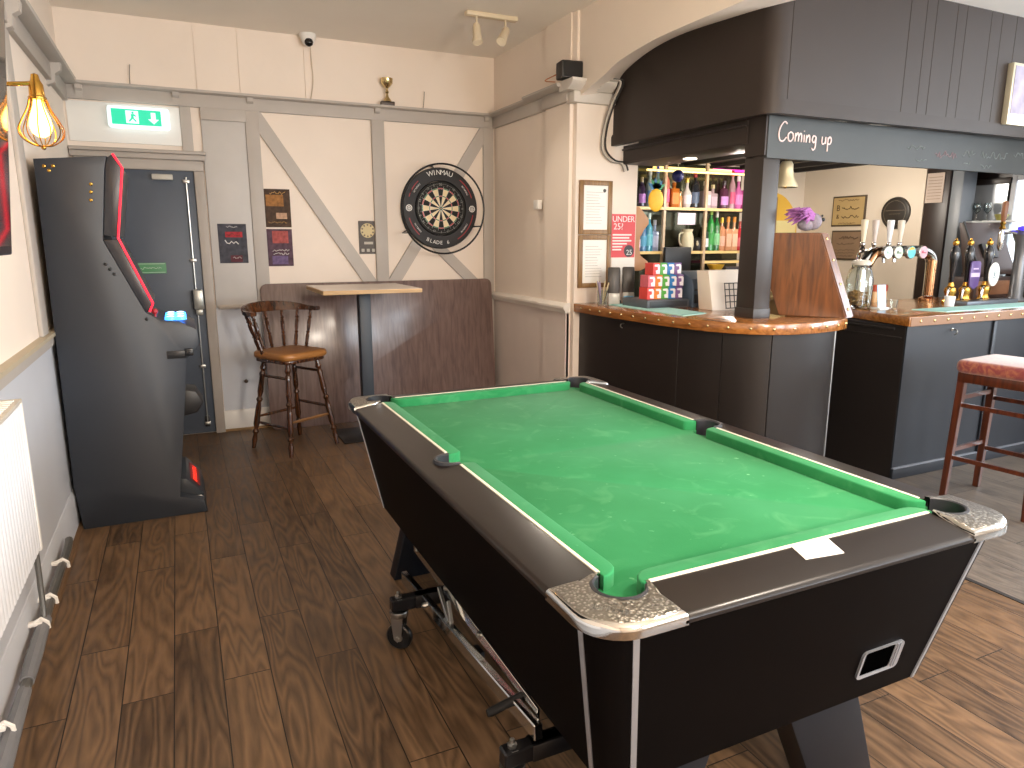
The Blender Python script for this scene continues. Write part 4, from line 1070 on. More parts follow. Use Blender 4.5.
# raised hatch flap
fl = thing('bar_flap', 'raised glossy wooden bar flap standing open at the end of the curved counter', 'bar flap', (3.48, 3.1, 1.06))
B1 = Vector((3.35, 3.23, 1.062)); B2 = Vector((3.61, 2.945, 1.062)); T2 = Vector((3.453, 3.05, 1.565)); T1 = T2+(B1-B2)
nrm = (B2-B1).cross(T2-B2).normalized()
if nrm.x < 0: nrm = -nrm
tvec = Vector((1.35, .15, 0))
def slab(b, quad, th, mi=0, bev=.006):
    t = bmesh.new(); q = [Vector(p) for p in quad]
    V = [t.verts.new(p) for p in q]+[t.verts.new(p+tvec*th) for p in q]
    for f in ((3, 2, 1, 0), (4, 5, 6, 7), (0, 1, 5, 4), (1, 2, 6, 5), (2, 3, 7, 6), (3, 0, 4, 7)): t.faces.new([V[i] for i in f])
    bmesh.ops.recalc_face_normals(t, faces=t.faces[:])
    if bev: bmesh.ops.bevel(t, geom=t.edges[:], offset=bev, segments=2, affect='EDGES')
    b.merge(t, mi)
b = MB(wood('flap_wood', '#4c2a13', '#7d4a23', .34, axis=2, scale=2.4, coat=.15)); slab(b, (B1, B2, T2, T1), .055); b.build('board', fl)
for t in (.1, .4, .68, .93):
    p = B2.lerp(T2, t)+tvec*.0275; d_ = tvec.cross(T2-B2).normalized()
    b = MB(mat('stud_brass', '#d8bf8a')); b.lathe([(.009, -.001), (.008, .004), (0, .007)], tuple(p), 10, d=tuple(d_)); b.build('stud', fl)
b = MB(brass); b.tube([B1.lerp(B2, .1)+nrm*.03-Vector((0, 0, .0)), B1.lerp(B2, .9)+nrm*.03], .007, 8); b.build('hinge', fl)
# purple plush on the flap edge
pl_ = thing('plush_toy', 'small purple haired plush toy perched on top of the raised bar flap', 'toy', (3.42, 3.13, 1.575))
b = MB(mat('plush_grey', '#8e8590', .95, var=.2, scale=60, bump=.6, bscale=200)); b.ball((3.445, 3.105, 1.63), .048, 0, (1, 1, 1.05)); b.ball((3.40, 3.12, 1.61), .045, 0, (1.2, 1, .8)); b.build('body', pl_)
b = MB(mat('plush_purple', '#a065a4', .95, var=.25, scale=40)); rnd = random.Random(2)
for k in range(46):
    a = rnd.uniform(-1.2, 1.2); e = rnd.uniform(.1, 1.5)
    A = Vector((3.425+rnd.uniform(-.03, .02), 3.115+math.sin(a)*.035, 1.635+.03*math.sin(e)))
    B = A+Vector((-.08-.03*rnd.random(), .05*math.sin(a)+.02, .045*math.sin(e)-.045*rnd.random()))
    b.tube([A, A.lerp(B, .5)+Vector((0, 0, .022)), B], [.011, .010, .002], 6)
b.build('hair', pl_)
b = MB(blackp); b.ball((3.488, 3.075, 1.64), .012); b.ball((3.472, 3.068, 1.662), .007); b.build('nose', pl_)

# ------------------------------------------------------------------ far counter
fc = thing('bar_counter', 'straight bar counter with slate panels beyond the open hatch, carrying the beer pumps', 'bar counter', (5.2, 3.15, 0))
b = MB(oak_top_x, mat('copper_edge', '#7e5a3c', .35, .3, var=.15, scale=20))
b.prism([(4.02, 2.83), (7.0, 2.83), (7.0, 3.75), (4.24, 3.75)], 'z', 1.0, 1.06, 0, .006); b.box(4.03, 2.826, 1.0, 7.0, 2.834, 1.056, 1, .002, 1); b.build('worktop', fc)
b = MB(barnavy, mat('bar_end_dark', '#1f1b1a', .45)); b.box(4.065, 2.87, 0, 7.0, 3.70, .996); b.box(4.062, 2.88, 0, 4.067, 3.42, .99, 1); b.build('front_panel', fc)
b = MB(barnavy, mat('trim_line', '#6d7079', .4)); b.box(4.06, 2.855, 0, 7.0, 2.875, .07, bev=.003); b.box(4.06, 2.852, .07, 7.0, 2.872, .078, 1, .002, 1); b.build('kickboard', fc)
for x in (4.94, 5.8): b = MB(barnavy); b.box(x-.018, 2.856, .078, x+.018, 2.872, .99, bev=.004); b.build('batten', fc)
b = MB(mat('bar_end_dark', '#1f1b1a')); b.box(4.05, 2.95, .965, 4.10, 3.4, .98, bev=.003); b.box(4.055, 2.90, .915, 4.07, 3.38, .925, bev=.002); b.build('end_rail', fc)
x = 4.12
while x < 5.9:
    b = MB(mat('stud_brass', '#d8bf8a')); b.lathe([(.009, 0), (.008, .004), (0, .008)], (x, 2.826, 1.03), 10, d=(0, -1, 0)); b.build('stud', fc); x += .13
hook(fc, 4.50, 2.868, .955, 0, -1)
ZCN = 1.0605
def towel(name, label, quad, base, stripes):
    t = thing(name, label, 'bar towel', (sum(p[0] for p in quad)/4, sum(p[1] for p in quad)/4, ZCN))
    q = [Vector((p[0], p[1], ZCN)) for p in quad]
    b = MB(base); b._new([v[:] for v in q]+[(v.x, v.y, v.z+.006) for v in q], [(3, 2, 1, 0), (4, 5, 6, 7), (0, 1, 5, 4), (1, 2, 6, 5), (2, 3, 7, 6), (3, 0, 4, 7)]); b.build('cloth', t)
    b = MB(stripes)
    for u0, u1 in ((.02, .04), (.96, .98)):
        b._new([(q[0].lerp(q[3], u)).lerp(q[1].lerp(q[2], u), v)[:2]+(ZCN+.0068,) for u, v in ((u0, .03), (u0, .97), (u1, .97), (u1, .03))], [(0, 1, 2, 3)])
    b.build('border', t)
cyan = mat('towel_mint', '#a9d9d2', .85, var=.08, scale=40); cyn2 = mat('towel_teal', '#6fb3ae', .85)
towel('bar_towel', 'pale mint bar towel laid along the curved counter in front of the coloured boxes', [(2.80, 4.30), (3.05, 4.32), (3.03, 3.52), (2.79, 3.45)], cyan, cyn2)
towel('bar_towel', 'pale turquoise bar towel along the edge of the far counter before the pumps', [(4.50, 2.92), (4.44, 3.12), (5.75, 3.12), (5.75, 2.92)], cyan, cyn2)

# ------------------------------------------------------------------ on the pier: notices, wiring, loudspeaker
YP = 4.55
fw_ = wood('notice_frame_wood', '#7a5a36', '#a07a4a', .4, axis=2)
for k, (z0, z1, lab) in enumerate(((1.562, 1.948, 'upper of two brown-framed white paper notices on the bar pier'), (1.172, 1.558, 'lower of two brown-framed white paper notices, just above the glass of stirrers'))):
    t = thing('framed_notice', lab, 'notice', (2.815, YP, z0))
    b = MB(fw_); xa, xb = 2.675, 2.955
    for q in ((xa, z0, xa+.035, z1), (xb-.035, z0, xb, z1), (xa+.035, z0, xb-.035, z0+.035), (xa+.035, z1-.035, xb-.035, z1)): b.box(q[0], YP-.022, q[1], q[2], YP-.001, q[3], bev=.004)
    b.build('frame', t)
    b = MB(paper); b.box(xa+.03, YP-.012, z0+.03, xb-.03, YP-.004, z1-.03); sh = b.build('paper', t)
    b = MB(mat('print_grey', '#a9a49c', .7, var=0), mat('print_dark', '#4a4540', .7, var=0))
    zz_ = z1-.085
    while zz_ > z0+.07: b.box(xa+.06, YP-.0128, zz_, xb-.06-rnd.uniform(0, .06), YP-.012, zz_+.003); zz_ -= .02
    if k == 0: b.prism(arc(xb-.065, z1-.07, .013, 0, 330, 12), 'y', YP-.0128, YP-.012, 1)
    b.build('printed_lines', sh)
po_ = thing('age_poster', 'red and white under 25 age check poster beside the framed notices', 'poster', (3.07, YP, 1.39))
b = MB(mat('poster_red', '#d8474a', .5, var=.06)); b.box(2.962, YP-.004, 1.393, 3.178, YP-.001, 1.713); b.build('sheet', po_)
b = MB(su_w)
b.text('UNDER', .062, up(3.07, YP-.0045, 1.675, 'y-'), 0, .0006, space=.95); b.text('25?', .066, up(3.025, YP-.0045, 1.62, 'y-'), 0, .0006)
b.build('lettering', po_)
for k, (ln, x_) in enumerate(((.17, 2.975), (.15, 2.975), (.17, 2.975), (.13, 2.975), (.09, 2.975), (.08, 2.975))):
    b = MB(su_w); b.box(x_, YP-.005, 1.555-k*.022, x_+ln, YP-.004, 1.566-k*.022); b.build('printed_line', po_)
b = MB(mat('poster_dark', '#2f2b2e', .5, var=0), su_w); b.disc((3.125, YP-.0048, 1.44), .045, (0, -1, 0), 24); b.text('25', .055, up(3.128, YP-.0052, 1.428, 'y-'), 1, .0006); b.build('age_badge', po_)
b = MB(paper); b.box(2.975, YP-.003, 1.09, 3.178, YP-.001, 1.388); one(b, 'notice_sheet', 'plain white sheet stuck on the pier directly below the red age poster', 'paper', (3.07, YP, 1.09))
sk = thing('loudspeaker', 'small black loudspeaker sitting on the pier capital near the ceiling', 'loudspeaker', (2.60, 4.53, 2.613))
Ms = Matrix.Translation((2.605, 4.55, 2.675)) @ Matrix.Rotation(rad(-8), 4, 'Z')
b = MB(mat('speaker_black', '#26211e', .55)); b.box(-.10, -.06, -.055, .10, .06, .06, 0, .01, 2, M=Ms); b.build('case', sk)
b = MB(mat('speaker_grille', '#191716', .8)); b.box(-.085, -.064, -.045, .085, -.058, .05, 0, .003, 1, M=Ms); b.build('grille', sk)
b = MB(blackm); b.box(-.03, -.03, -.062, .03, .03, -.052, M=Ms); b.build('bracket', sk)
cpts = [(2.742, 4.50, 2.625), (2.868, 4.425, 2.616), (2.925, 4.42, 2.60), (2.90, 4.50, 2.46), (2.869, 4.535, 2.301), (2.865, 4.535, 2.163), (2.944, 4.535, 2.09), (3.033, 4.535, 2.075), (3.06, 4.53, 2.02)]
for k, (mt, off, lab) in enumerate(((mat('cable_white', '#d8d2c6', .5), 0, 'pale cable looping from the loudspeaker down the pier to the canopy'), (mat('cable_black', '#2a2624', .5), .022, 'dark cable running beside the pale one down the bar pier'), (mat('cable_grey', '#8f867b', .5), -.016, 'grey cable clipped along the outside of the two other pier cables'))):
    b = MB(mt); b.tube([(p[0]+off, p[1]-.004*k, p[2]+off*.3) for p in cpts], .0065 if k != 2 else .005, 6, smooth=5); c_ = one(b, 'speaker_cable', lab, 'cable', (2.87, 4.53, 2.3))
b = MB(mat('wire_orange', '#a8622e', .5)); b.tube([(2.50, 4.60, 2.606), (2.47, 4.7, 2.63), (2.52, 4.6, 2.66)], .004, 5, smooth=4); one(b, 'wire_end', 'short orange wire end behind the loudspeaker on the rail', 'wire', (2.5, 4.65, 2.6))

# ------------------------------------------------------------------ things on the curved counter
glassm = mat('clear_glass', '#eef4f2', .04, var=0, trans=1)
gl = thing('stirrer_glass', 'clear glass holding straws and stirrers at the pier end of the curved counter', 'glass', (2.74, 4.30, ZCN))
b = MB(glassm); b.lathe([(.034, 1.061), (.038, 1.17), (.036, 1.17), (.032, 1.068), (0, 1.068)], (2.74, 4.30, 0), 20); b.build('tumbler', gl)
rnd = random.Random(9)
for k in range(12):
    a = rnd.uniform(0, 6.28); r0 = rnd.uniform(.004, .022); r1 = r0+.035+.012*rnd.random()
    b = MB([mat('straw_cream', '#d9c79d', .5), mat('straw_brown', '#7a6048', .5), mat('straw_lilac', '#a596ae', .5)][k % 3])
    b.tube([(2.74+r0*math.cos(a), 4.30+r0*math.sin(a), 1.072), (2.74+r1*math.cos(a), 4.30+r1*math.sin(a), 1.215+.02*rnd.random())], .0045, 6); b.build('straw', gl)
for k, (x, y, lab) in enumerate(((2.84, 4.30, 'dark upright card holder on a clear base beside the stirrer glass'), (2.985, 4.33, 'dark upright card holder with a blue base label beside the coloured boxes'))):
    t = thing('card_holder', lab, 'card holder', (x, y, ZCN), rad(-25))
    M_ = WM[t.name]
    b = MB(mat('holder_dark', '#3c3734', .4)); b.box(-.045, -.012, .075, .045, .016, .27, 0, .01, 2, M=M_ @ Matrix.Rotation(rad(-6), 4, 'X')); b.build('sleeve', t)
    b = MB(mat('holder_base', '#b9b5ae', .25)); b.box(-.042, -.02, 0, .042, .03, .085, 0, .005, 2, M=M_); b.build('base', t)
    if k: b = MB(mat('label_blue', '#7fb6dd', .4)); b.box(-.035, -.0215, .015, .035, -.0195, .06, M=M_); b.build('label', t)
b = MB(blackp); b.box(2.865, 4.33, ZCN, 2.925, 4.39, ZCN+.03, bev=.006); one(b, 'puck', 'low black plastic block between the two card holders', 'block', (2.895, 4.36, ZCN))
td = thing('cash_register', 'slate grey cash register base under the stack of coloured cartons', 'cash register', (3.05, 4.02, ZCN))
b = MB(mat('till_grey', '#565a61', .45)); b.box(2.86, 3.92, ZCN, 3.215, 4.22, 1.12, bev=.006); b.build('case', td)
b = MB(mat('till_dark', '#33363c', .45)); b.box(2.88, 3.914, 1.07, 3.195, 3.922, 1.11, bev=.002); b.build('drawer_front', td)
cols = {'red': '#d8453f', 'green': '#57a843', 'blue': '#2f7fc6', 'purple': '#7d5a94', 'orange': '#e8812f', 'pink': '#d86a78'}
rows = [['red', 'orange', 'green', 'blue', 'purple'], ['pink', 'orange', 'green', 'blue', 'purple'], ['red', 'green', 'blue', 'purple']]
rn = ['bottom', 'middle', 'top']
for r, row in enumerate(rows):
    for c, cn in enumerate(row):
        x = 2.888+c*.0605+(.030 if r == 2 else 0)+(.006*r); z = 1.121+r*.083
        t = thing('drink_box', '%s and white drinks carton, %s row of the stack on the till drawer' % (cn, rn[r]), 'carton', (x+.029, 4.02, z), 0, 'small printed cartons stacked on the curved counter')
        m_ = mat('carton_'+cn, cols[cn], .45, var=.08, scale=25)
        b = MB(m_); b.box(x, 3.965, z, x+.058, 4.06, z+.081, bev=.002, seg=1); b.build('carton', t)
        b = MB(mat('carton_white', '#eee9ee', .45)); b.prism([(x+.026, z+.008), (x+.056, z+.006), (x+.056, z+.06), (x+.046, z+.072), (x+.012, z+.07), (x+.012, z+.058), (x+.038, z+.056), (x+.04, z+.036), (x+.022, z+.03)], 'y', 3.9635, 3.966); b.build('printed_panel', t)
rp = thing('receipt_printer', 'blue-grey till printer standing beside the coloured boxes', 'till', (3.36, 4.05, ZCN))
b = MB(mat('till_blue', '#4c5a6b', .4)); b.prism([(3.9, ZCN), (4.2, ZCN), (4.2, 1.30), (4.02, 1.30), (3.92, 1.255), (3.9, 1.2)], 'x', 3.225, 3.57, 0, .008); b.build('case', rp)
b = MB(mat('till_dark', '#33363c')); b.box(3.24, 3.894, 1.175, 3.55, 3.902, 1.19); b.box(3.24, 3.894, 1.09, 3.55, 3.902, 1.15); b.build('slot', rp)
b = MB(su_w); b.box(3.47, 3.9, 1.235, 3.52, 3.912, 1.245); b.build('badge', rp)
wb = thing('display_box', 'white card display box with a dark wire grid leaning beside the bar post', 'display box', (3.36, 3.72, ZCN))
b = MB(mat('card_cream', '#e6d8c8', .6, var=.03)); b.prism([(3.66, ZCN), (3.80, ZCN), (3.84, 1.32), (3.72, 1.32)], 'x', 3.20, 3.56, 0, .004); b.build('box', wb)
b = MB(mat('wire_dark', '#3a332f', .4, .4)); 
for k in range(8): b.tube([(3.29+k*.038, 3.63, 1.075), (3.29+k*.038, 3.66, 1.24)], .0035, 5)
for k in range(5): b.tube([(3.285, 3.628+.0073*k, 1.075+k*.041), (3.56, 3.628+.0073*k, 1.075+k*.041)], .0035, 5)
b.build('wire_grid', wb)

# ------------------------------------------------------------------ back bar shelves, bottles
bs = thing('back_bar_shelves', 'mirrored back bar shelving with yellow lit edges behind the curved counter', 'shelving', (4.4, 5.4, 0))
b = MB(mat('back_mirror', '#5b5a48', .12, .7, var=.1, scale=3)); b.box(3.62, 5.52, .98, 5.10, 5.55, 2.22); b.build('mirror_back', bs)
sedge = mat('shelf_edge_lit', '#d8b87a', .4, var=.1, emit='#ffd27a', estr=.12); splum = mat('shelf_plum', '#7d3f58', .4)
for z, xa, xb in ((1.812, 3.62, 5.10), (1.422, 3.62, 4.0), (1.422, 4.02, 5.10), (1.33, 4.48, 5.10)):
    b = MB(splum, sedge); b.box(xa, 5.28, z-.022, xb, 5.52, z, 0); b.box(xa, 5.274, z-.024, xb, 5.281, z+.001, 1); b.build('shelf', bs)
for x in (3.63, 4.0, 4.47, 5.09):
    b = MB(mat('shelf_upright', '#c3a98a', .4)); b.box(x-.014, 5.272, .98, x+.014, 5.3, 2.22, bev=.003); b.build('upright', bs)
b = MB(mat('backcounter_top', '#6b5232', .35)); b.box(3.4, 5.05, .95, 5.95, 5.55, .985, bev=.004); b.box(3.4, 5.08, 0, 5.95, 5.55, .95); b.build('back_counter', bs)
b = MB(mat('light_strip', '#fff0c0', .4, var=0, emit='#ffd878', estr=1.1)); b.tube([(3.78, 5.26, 2.125), (5.08, 5.26, 2.125)], .010, 8); b.tube([(3.95, 5.40, 2.165), (4.85, 5.40, 2.165)], .012, 8); b.build('light_strip', bs)
b = MB(mat('led_magenta', '#c03a9a', .4, var=0, emit='#e83ab0', estr=1.5)); b.tube([(4.7, 5.48, 2.18), (5.08, 5.48, 2.18)], .012, 8); b.build('magenta_strip', bs)
b = MB(mat('card_mauve', '#d9c8d2', .6)); b.box(4.14, 5.262, 1.66, 4.34, 5.268, 1.765); b.build('price_card', bs)
def bottle(px, zsh, kind, h, r, body, cap, label, desc, y=5.38, grp='spirit bottles on the back bar shelves', capm=0.):
    x = 3.75+(px-640.24)*.01157*(y/5.3)+(y-5.3)*.2
    t = thing('bottle', desc, 'bottle', (x, y, zsh), rnd.uniform(-.4, .4), grp)
    gm_ = mat('bottle_'+body, '#'+body, .08, var=.05, scale=12, coat=.6)
    if kind == 'tall': pr = [(0, 0), (r, 0), (r, .56*h), (r*.9, .64*h), (r*.45, .74*h), (r*.36, .78*h), (r*.36, .9*h), (0, .9*h)]
    elif kind == 'short': pr = [(0, 0), (r*.95, 0), (r, .05*h), (r, .62*h), (r*.8, .70*h), (r*.35, .76*h), (r*.35, .88*h), (0, .88*h)]
    elif kind == 'round': pr = [(0, 0), (r*.7, 0), (r, .18*h), (r*1.05, .34*h), (r*.95, .5*h), (r*.5, .62*h), (r*.32, .70*h), (r*.32, .88*h), (0, .88*h)]
    else: pr = None
    b = MB(gm_)
    if pr: b.lathe(pr, (x, y, zsh), 16)
    else:
        b.prism(rrect(x-r, y-r*.7, x+r, y+r*.7, r*.25, 3), 'z', zsh, zsh+.64*h, 0, r*.15, 2); b.lathe([(r*.5, .62*h), (r*.36, .68*h), (r*.36, .88*h), (0, .88*h)], (x, y, zsh), 14)
    b.build('glass', t)
    b = MB(mat('cap_'+cap, '#'+cap, .35, capm, var=0)); b.lathe([(r*.42, .84*h), (r*.44, .86*h), (r*.42, h*.995), (r*.3, h), (0, h)], (x, y, zsh), 12); b.build('cap', t)
    if label:
        lm = mat('label_'+label, '#'+label, .5, var=.12, scale=40)
        b = MB(lm)
        if pr: b.lathe([(r*1.02+.001, .14*h), (r*1.02+.001, .44*h)], (x, y, zsh), 14, 0, None, rad(200), rad(340))
        else: b.box(x-r*.8, y-r*.7-.0015, zsh+.12*h, x+r*.8, y-r*.7+.001, zsh+.5*h)
        b.build('label', t)
    return t
T_, M2 = 1.8125, 1.4225
rnd = random.Random(5)
B_ = [
 (644.5, T_, 'short', .26, .036, '3a2a44', '8a7a50', 'b77bc4', 'dark bottle with lilac label, nearest the pier on the top bar shelf'),
 (652, T_, 'tall', .33, .036, '9fb0ae', 'c8c8c4', '5a86a8', 'clear tall bottle behind the hanging pineapple on the top shelf'),
 (659, T_, 'tall', .36, .034, '6f8f9a', '2148d8', '3c8f6a', 'tall bottle with bright blue cap behind the paper pineapple'),
 (667, T_, 'tall', .37, .036, 'c26a5c', 'd98a4a', 'd8567e', 'tall pink-red bottle with pink label just past the pineapple'),
 (675, T_, 'square', .27, .044, 'b8651f', 'e0cfa0', 'd98328', 'square amber bottle with orange label under the hanging blue ball'),
 (681, T_, 'short', .15, .024, 'd89a5c', 'c98a50', None, 'miniature peach bottle between the amber and white round bottles'),
 (687.5, T_, 'round', .27, .044, 'd9cfc9', 'c8a33c', 'eae0e2', 'white round-bodied bottle with gold neck on the top shelf'),
 (695.5, T_, 'short', .33, .042, '23252c', 'a32a2c', '58657c', 'black bottle with red cap beside the shelf upright'),
 (706, T_, 'square', .25, .05, 'c9b3b0', 'd8cbb8', 'dcc4cc', 'pale square bottle just past the middle shelf upright'),
 (713.5, T_, 'square', .22, .042, 'b3999c', 'c9b98a', 'c8aab6', 'short pale pink square bottle next to the lilac labelled one'),
 (725, T_, 'short', .26, .045, '5c3048', '3a2a34', 'cf8fd0', 'plum bottle with lilac label and dark stopper on the top shelf'),
 (733.5, T_, 'tall', .36, .031, 'b88f98', 'cf2f3c', 'd8567e', 'tall pale bottle with bright red cap on the top shelf'),
 (740, T_, 'round', .31, .040, 'd76fb0', 'f0e2e4', 'e48ac8', 'bright pink rounded bottle with white cap on the top shelf'),
 (747, T_, 'square', .28, .035, 'c85a9c', '47434c', 'd890c0', 'pink square bottle with dark cap beside the bar post'),
 (641, M2, 'short', .24, .036, 'd88a98', 'd8c8c0', 'f0d0d8', 'blush pink bottle at the pier end of the lower bar shelf'),
 (647, M2, 'tall', .31, .034, '3f74a0', 'b8a060', '58a0c0', 'slim blue bottle on the lower shelf beside the blush bottle'),
 (652.5, M2, 'tall', .34, .036, '4aa0b8', 'c8d8d0', '6fc0cc', 'tall turquoise bottle on the lower shelf under the pineapple'),
 (658, M2, 'square', .28, .034, 'a8b8d8', 'd8d8e0', 'd0d4ec', 'pale lavender bottle at the end of the short lower shelf'),
 (708, M2, 'short', .26, .034, '2a3a34', '7a7468', 'd8dce0', 'dark bottle with white label beside the middle upright, lower shelf'),
 (713.5, M2, 'tall', .40, .035, '2f8a3c', 'a8c84a', '3f9a48', 'tall bright green bottle with lime cap on the lower shelf'),
 (719.5, M2, 'tall', .37, .033, '2a7038', 'c8c0b8', '88c890', 'green bottle with pale cap beside the taller green one'),
 (725, M2, 'short', .31, .034, 'cf8f68', 'e0b838', 'e0b098', 'peach bottle with yellow cap on the lower shelf'),
 (731.5, M2, 'square', .32, .036, 'd0956c', 'e8922a', 'e4b898', 'first of two peach square bottles with orange caps, nearer the green bottles'),
 (738, M2, 'square', .32, .036, 'd8a078', 'e8922a', 'e8c4a4', 'second of two peach square bottles with orange caps, nearer the red bottles'),
 (744.5, M2, 'short', .28, .035, 'c22f38', 'b84a3a', 'd86a70', 'red bottle with faded label on the lower shelf by the peach bottles'),
 (750.5, M2, 'short', .28, .034, 'a82430', 'd0883c', 'c85a8a', 'dark red bottle with pink label, last on the lower shelf'),
]
for q in B_: bottle(*q)
ju = thing('jug', 'cream ceramic jug standing on the lower back bar shelf under the price card', 'jug', (4.35, 5.38, M2))
b = MB(mat('jug_cream', '#d8cfae', .4)); b.lathe([(0, 0), (.055, 0), (.065, .05), (.06, .13), (.045, .17), (.055, .2), (.05, .2), (.04, .17), (0, .16)], (4.35, 5.38, M2), 18); b.build('body', ju)
b = MB(mat('jug_cream', '#d8cfae')); b.tube([(4.30, 5.38, M2+.17), (4.26, 5.38, M2+.15), (4.262, 5.38, M2+.08), (4.29, 5.38, M2+.05)], .008, 8, smooth=3); b.build('handle', ju)
kt = thing('pot', 'small dark pot with pale spout beside the cream jug', 'pot', (4.43, 5.36, M2))
b = MB(mat('pot_dark', '#2c2a26', .4)); b.lathe([(0, 0), (.045, 0), (.055, .04), (.045, .1), (.02, .12), (0, .125)], (4.46, 5.36, M2), 16); b.build('body', kt)
b = MB(mat('jug_cream', '#d8cfae')); b.tube([(4.435, 5.33, M2+.05), (4.415, 5.31, M2+.09)], [.014, .007], 8); b.build('spout', kt)
mo = thing('till_monitor', 'black till monitor seen from behind on the back counter', 'monitor', (4.08, 5.2, .985))
b = MB(blackp); b.box(3.95, 5.17, 1.24, 4.24, 5.21, 1.46, bev=.008); b.build('screen', mo)
b = MB(blackp); b.box(4.07, 5.18, 1.0, 4.12, 5.22, 1.25, bev=.005); b.box(4.0, 5.12, .985, 4.19, 5.28, 1.0, bev=.005); b.build('stand', mo)
bx_ = thing('storage_crate', 'dark plastic storage crate on the back counter below the red bottles', 'crate', (4.78, 5.2, .985))
b = MB(mat('crate_dark', '#262327', .5)); b.box(4.6, 5.1, .985, 4.98, 5.26, 1.27, bev=.012); b.build('body', bx_)
b = MB(mat('crate_rim', '#38343a', .5)); b.box(4.585, 5.09, 1.25, 4.995, 5.27, 1.275, bev=.006); b.build('rim', bx_)
ye = thing('desk_lamp', 'yellow funnel shaped lamp shade on the back counter between the shelves', 'lamp', (4.56, 5.2, .985))
b = MB(mat('lamp_yellow', '#d8a834', .4)); b.lathe([(.02, 1.15), (.03, 1.22), (.075, 1.29), (.08, 1.30)], (4.52, 5.16, 0), 18); b.build('shade', ye)
b = MB(mat('lamp_yellow', '#d8a834')); b.tube([(4.52, 5.16, .99), (4.52, 5.16, 1.17)], .012, 8); b.lathe([(.05, .986), (.045, 1.0), (0, 1.005)], (4.52, 5.16, 0), 16); b.build('stem', ye)
sc_ = MB(mat('scroll_wood', '#b07f56', .45, var=.1))
sc_.prism([(3.18, 1.78), (3.33, 1.78), (3.365, 1.75), (3.425, 1.69), (3.43, 1.65), (3.385, 1.60), (3.35, 1.54), (3.345, 1.46), (3.36, 1.40), (3.43, 1.355), (3.445, 1.325), (3.41, 1.30), (3.36, 1.28), (3.18, 1.28)], 'y', 4.72, 4.745, 0, .004)
one(sc_, 'scroll_bracket', 'tan scroll-cut wooden bracket at the bar side of the pier, beside the bottles', 'bracket', (3.25, 4.73, 1.28))
pi = thing('paper_pineapple', 'flat yellow pineapple decoration hanging before the bottles', 'decoration', (3.62, 4.9, 1.75))
b = MB(mat('pine_yellow', '#efb21c', .6, var=.12, scale=30)); b.ball((3.62, 4.9, 1.845), .085, 0, (.9, .16, 1.1), 3); b.build('fruit', pi)
for k, a in enumerate((-55, -30, -8, 15, 38, 60)):
    A = rad(a); b = MB(mat('pine_leaf', '#2f7f8a' if k % 2 else '#2a6f9a', .6) if False else (mat('pine_leaf_green', '#2f8a5a', .6) if k % 2 else mat('pine_leaf_blue', '#2a6f9a', .6)))
    d_ = Vector((math.sin(A), 0, math.cos(A))); s_ = Vector((d_.z, 0, -d_.x)); o_ = Vector((3.62, 4.9, 1.925)); 
    t = bmesh.new(); vs = [o_-s_*.012, o_+s_*.012, o_+d_*.05+s_*.02, o_+d_*.10, o_+d_*.05-s_*.02]
    lo = [t.verts.new(v-Vector((0, .003, 0))) for v in vs]; hi = [t.verts.new(v+Vector((0, .003, 0))) for v in vs]
    t.faces.new(lo); t.faces.new(hi[::-1]); [t.faces.new((lo[i], hi[i], hi[(i+1) % 5], lo[(i+1) % 5])) for i in range(5)]
    b.merge(t); b.build('leaf', pi)
b = MB(mat('string', '#b8b0a0', .8)); b.tube([(3.62, 4.9, 1.93), (3.62, 4.9, 2.245)], .0015, 4); b.build('string', pi)
bb = thing('hanging_ball', 'navy blue ball decoration hanging above the amber bottle', 'decoration', (3.835, 4.9, 2.0))
b = MB(mat('ball_navy', '#1a1f5c', .45)); b.ball((3.835, 4.9, 2.045), .05, 0, (1, 1, 1), 3); b.build('ball', bb)
b = MB(mat('string', '#b8b0a0')); b.tube([(3.835, 4.9, 2.09), (3.835, 4.9, 2.245)], .0015, 4); b.build('string', bb)

# ------------------------------------------------------------------ wall behind the hatch
b = MB(mat('arch_yellow', '#e2b445', .6, var=.04), mat('arch_pale', '#e8d89a', .6, var=.03))  # flat panel; the arch's yellow light is put into its colours
b.prism([(5.35, .99), (5.92, .99)]+[(5.55+.37*math.cos(rad(a)), 1.62+.38*math.sin(rad(a))) for a in range(0, 125, 10)]+[(5.35, 1.9)], 'y', 5.55, 5.562)
b.box(5.35, 5.546, .99, 5.90, 5.552, 1.72, 1); struct(b, 'trim_alcove')
b = MB(mat('pole_brown', '#8a6844', .5), white); b.box(5.555, 5.50, .99, 5.58, 5.545, 1.95, 0, .004); b.box(5.50, 5.51, .99, 5.54, 5.545, 2.0, 1, .004); struct(b, 'trim_alcove_edge')
def plaque(lab, ya, yb, z0, z1, base, ink, texts):
    t = thing('wall_plaque', lab, 'plaque', (6.0, (ya+yb)/2, z0))
    b = MB(mat('plaque_frame', '#4c3d2c', .5)); b.box(5.982, ya, z0, 5.999, yb, z1, bev=.004); b.build('frame', t)
    b = MB(base); b.box(5.978, ya+.015, z0+.015, 5.984, yb-.015, z1-.015); pb = b.build('board', t)
    b = MB(ink)
    for k_, (s, size, v) in enumerate(texts):
        if isinstance(s, str): b.text(s, size, up(5.9772, yb-.075, z0+(z1-z0)*v, 'x-'), 0, .0006)
        else: scribble(b, (5.9772, (ya+yb)/2-(.03 if size > .04 else 0), z0+(z1-z0)*v), s, size*.7, 'x-', seed=k_+int(ya*100))
    b.build('lettering', pb)
ink = mat('ink_brown', '#4a3420', .6, var=0)
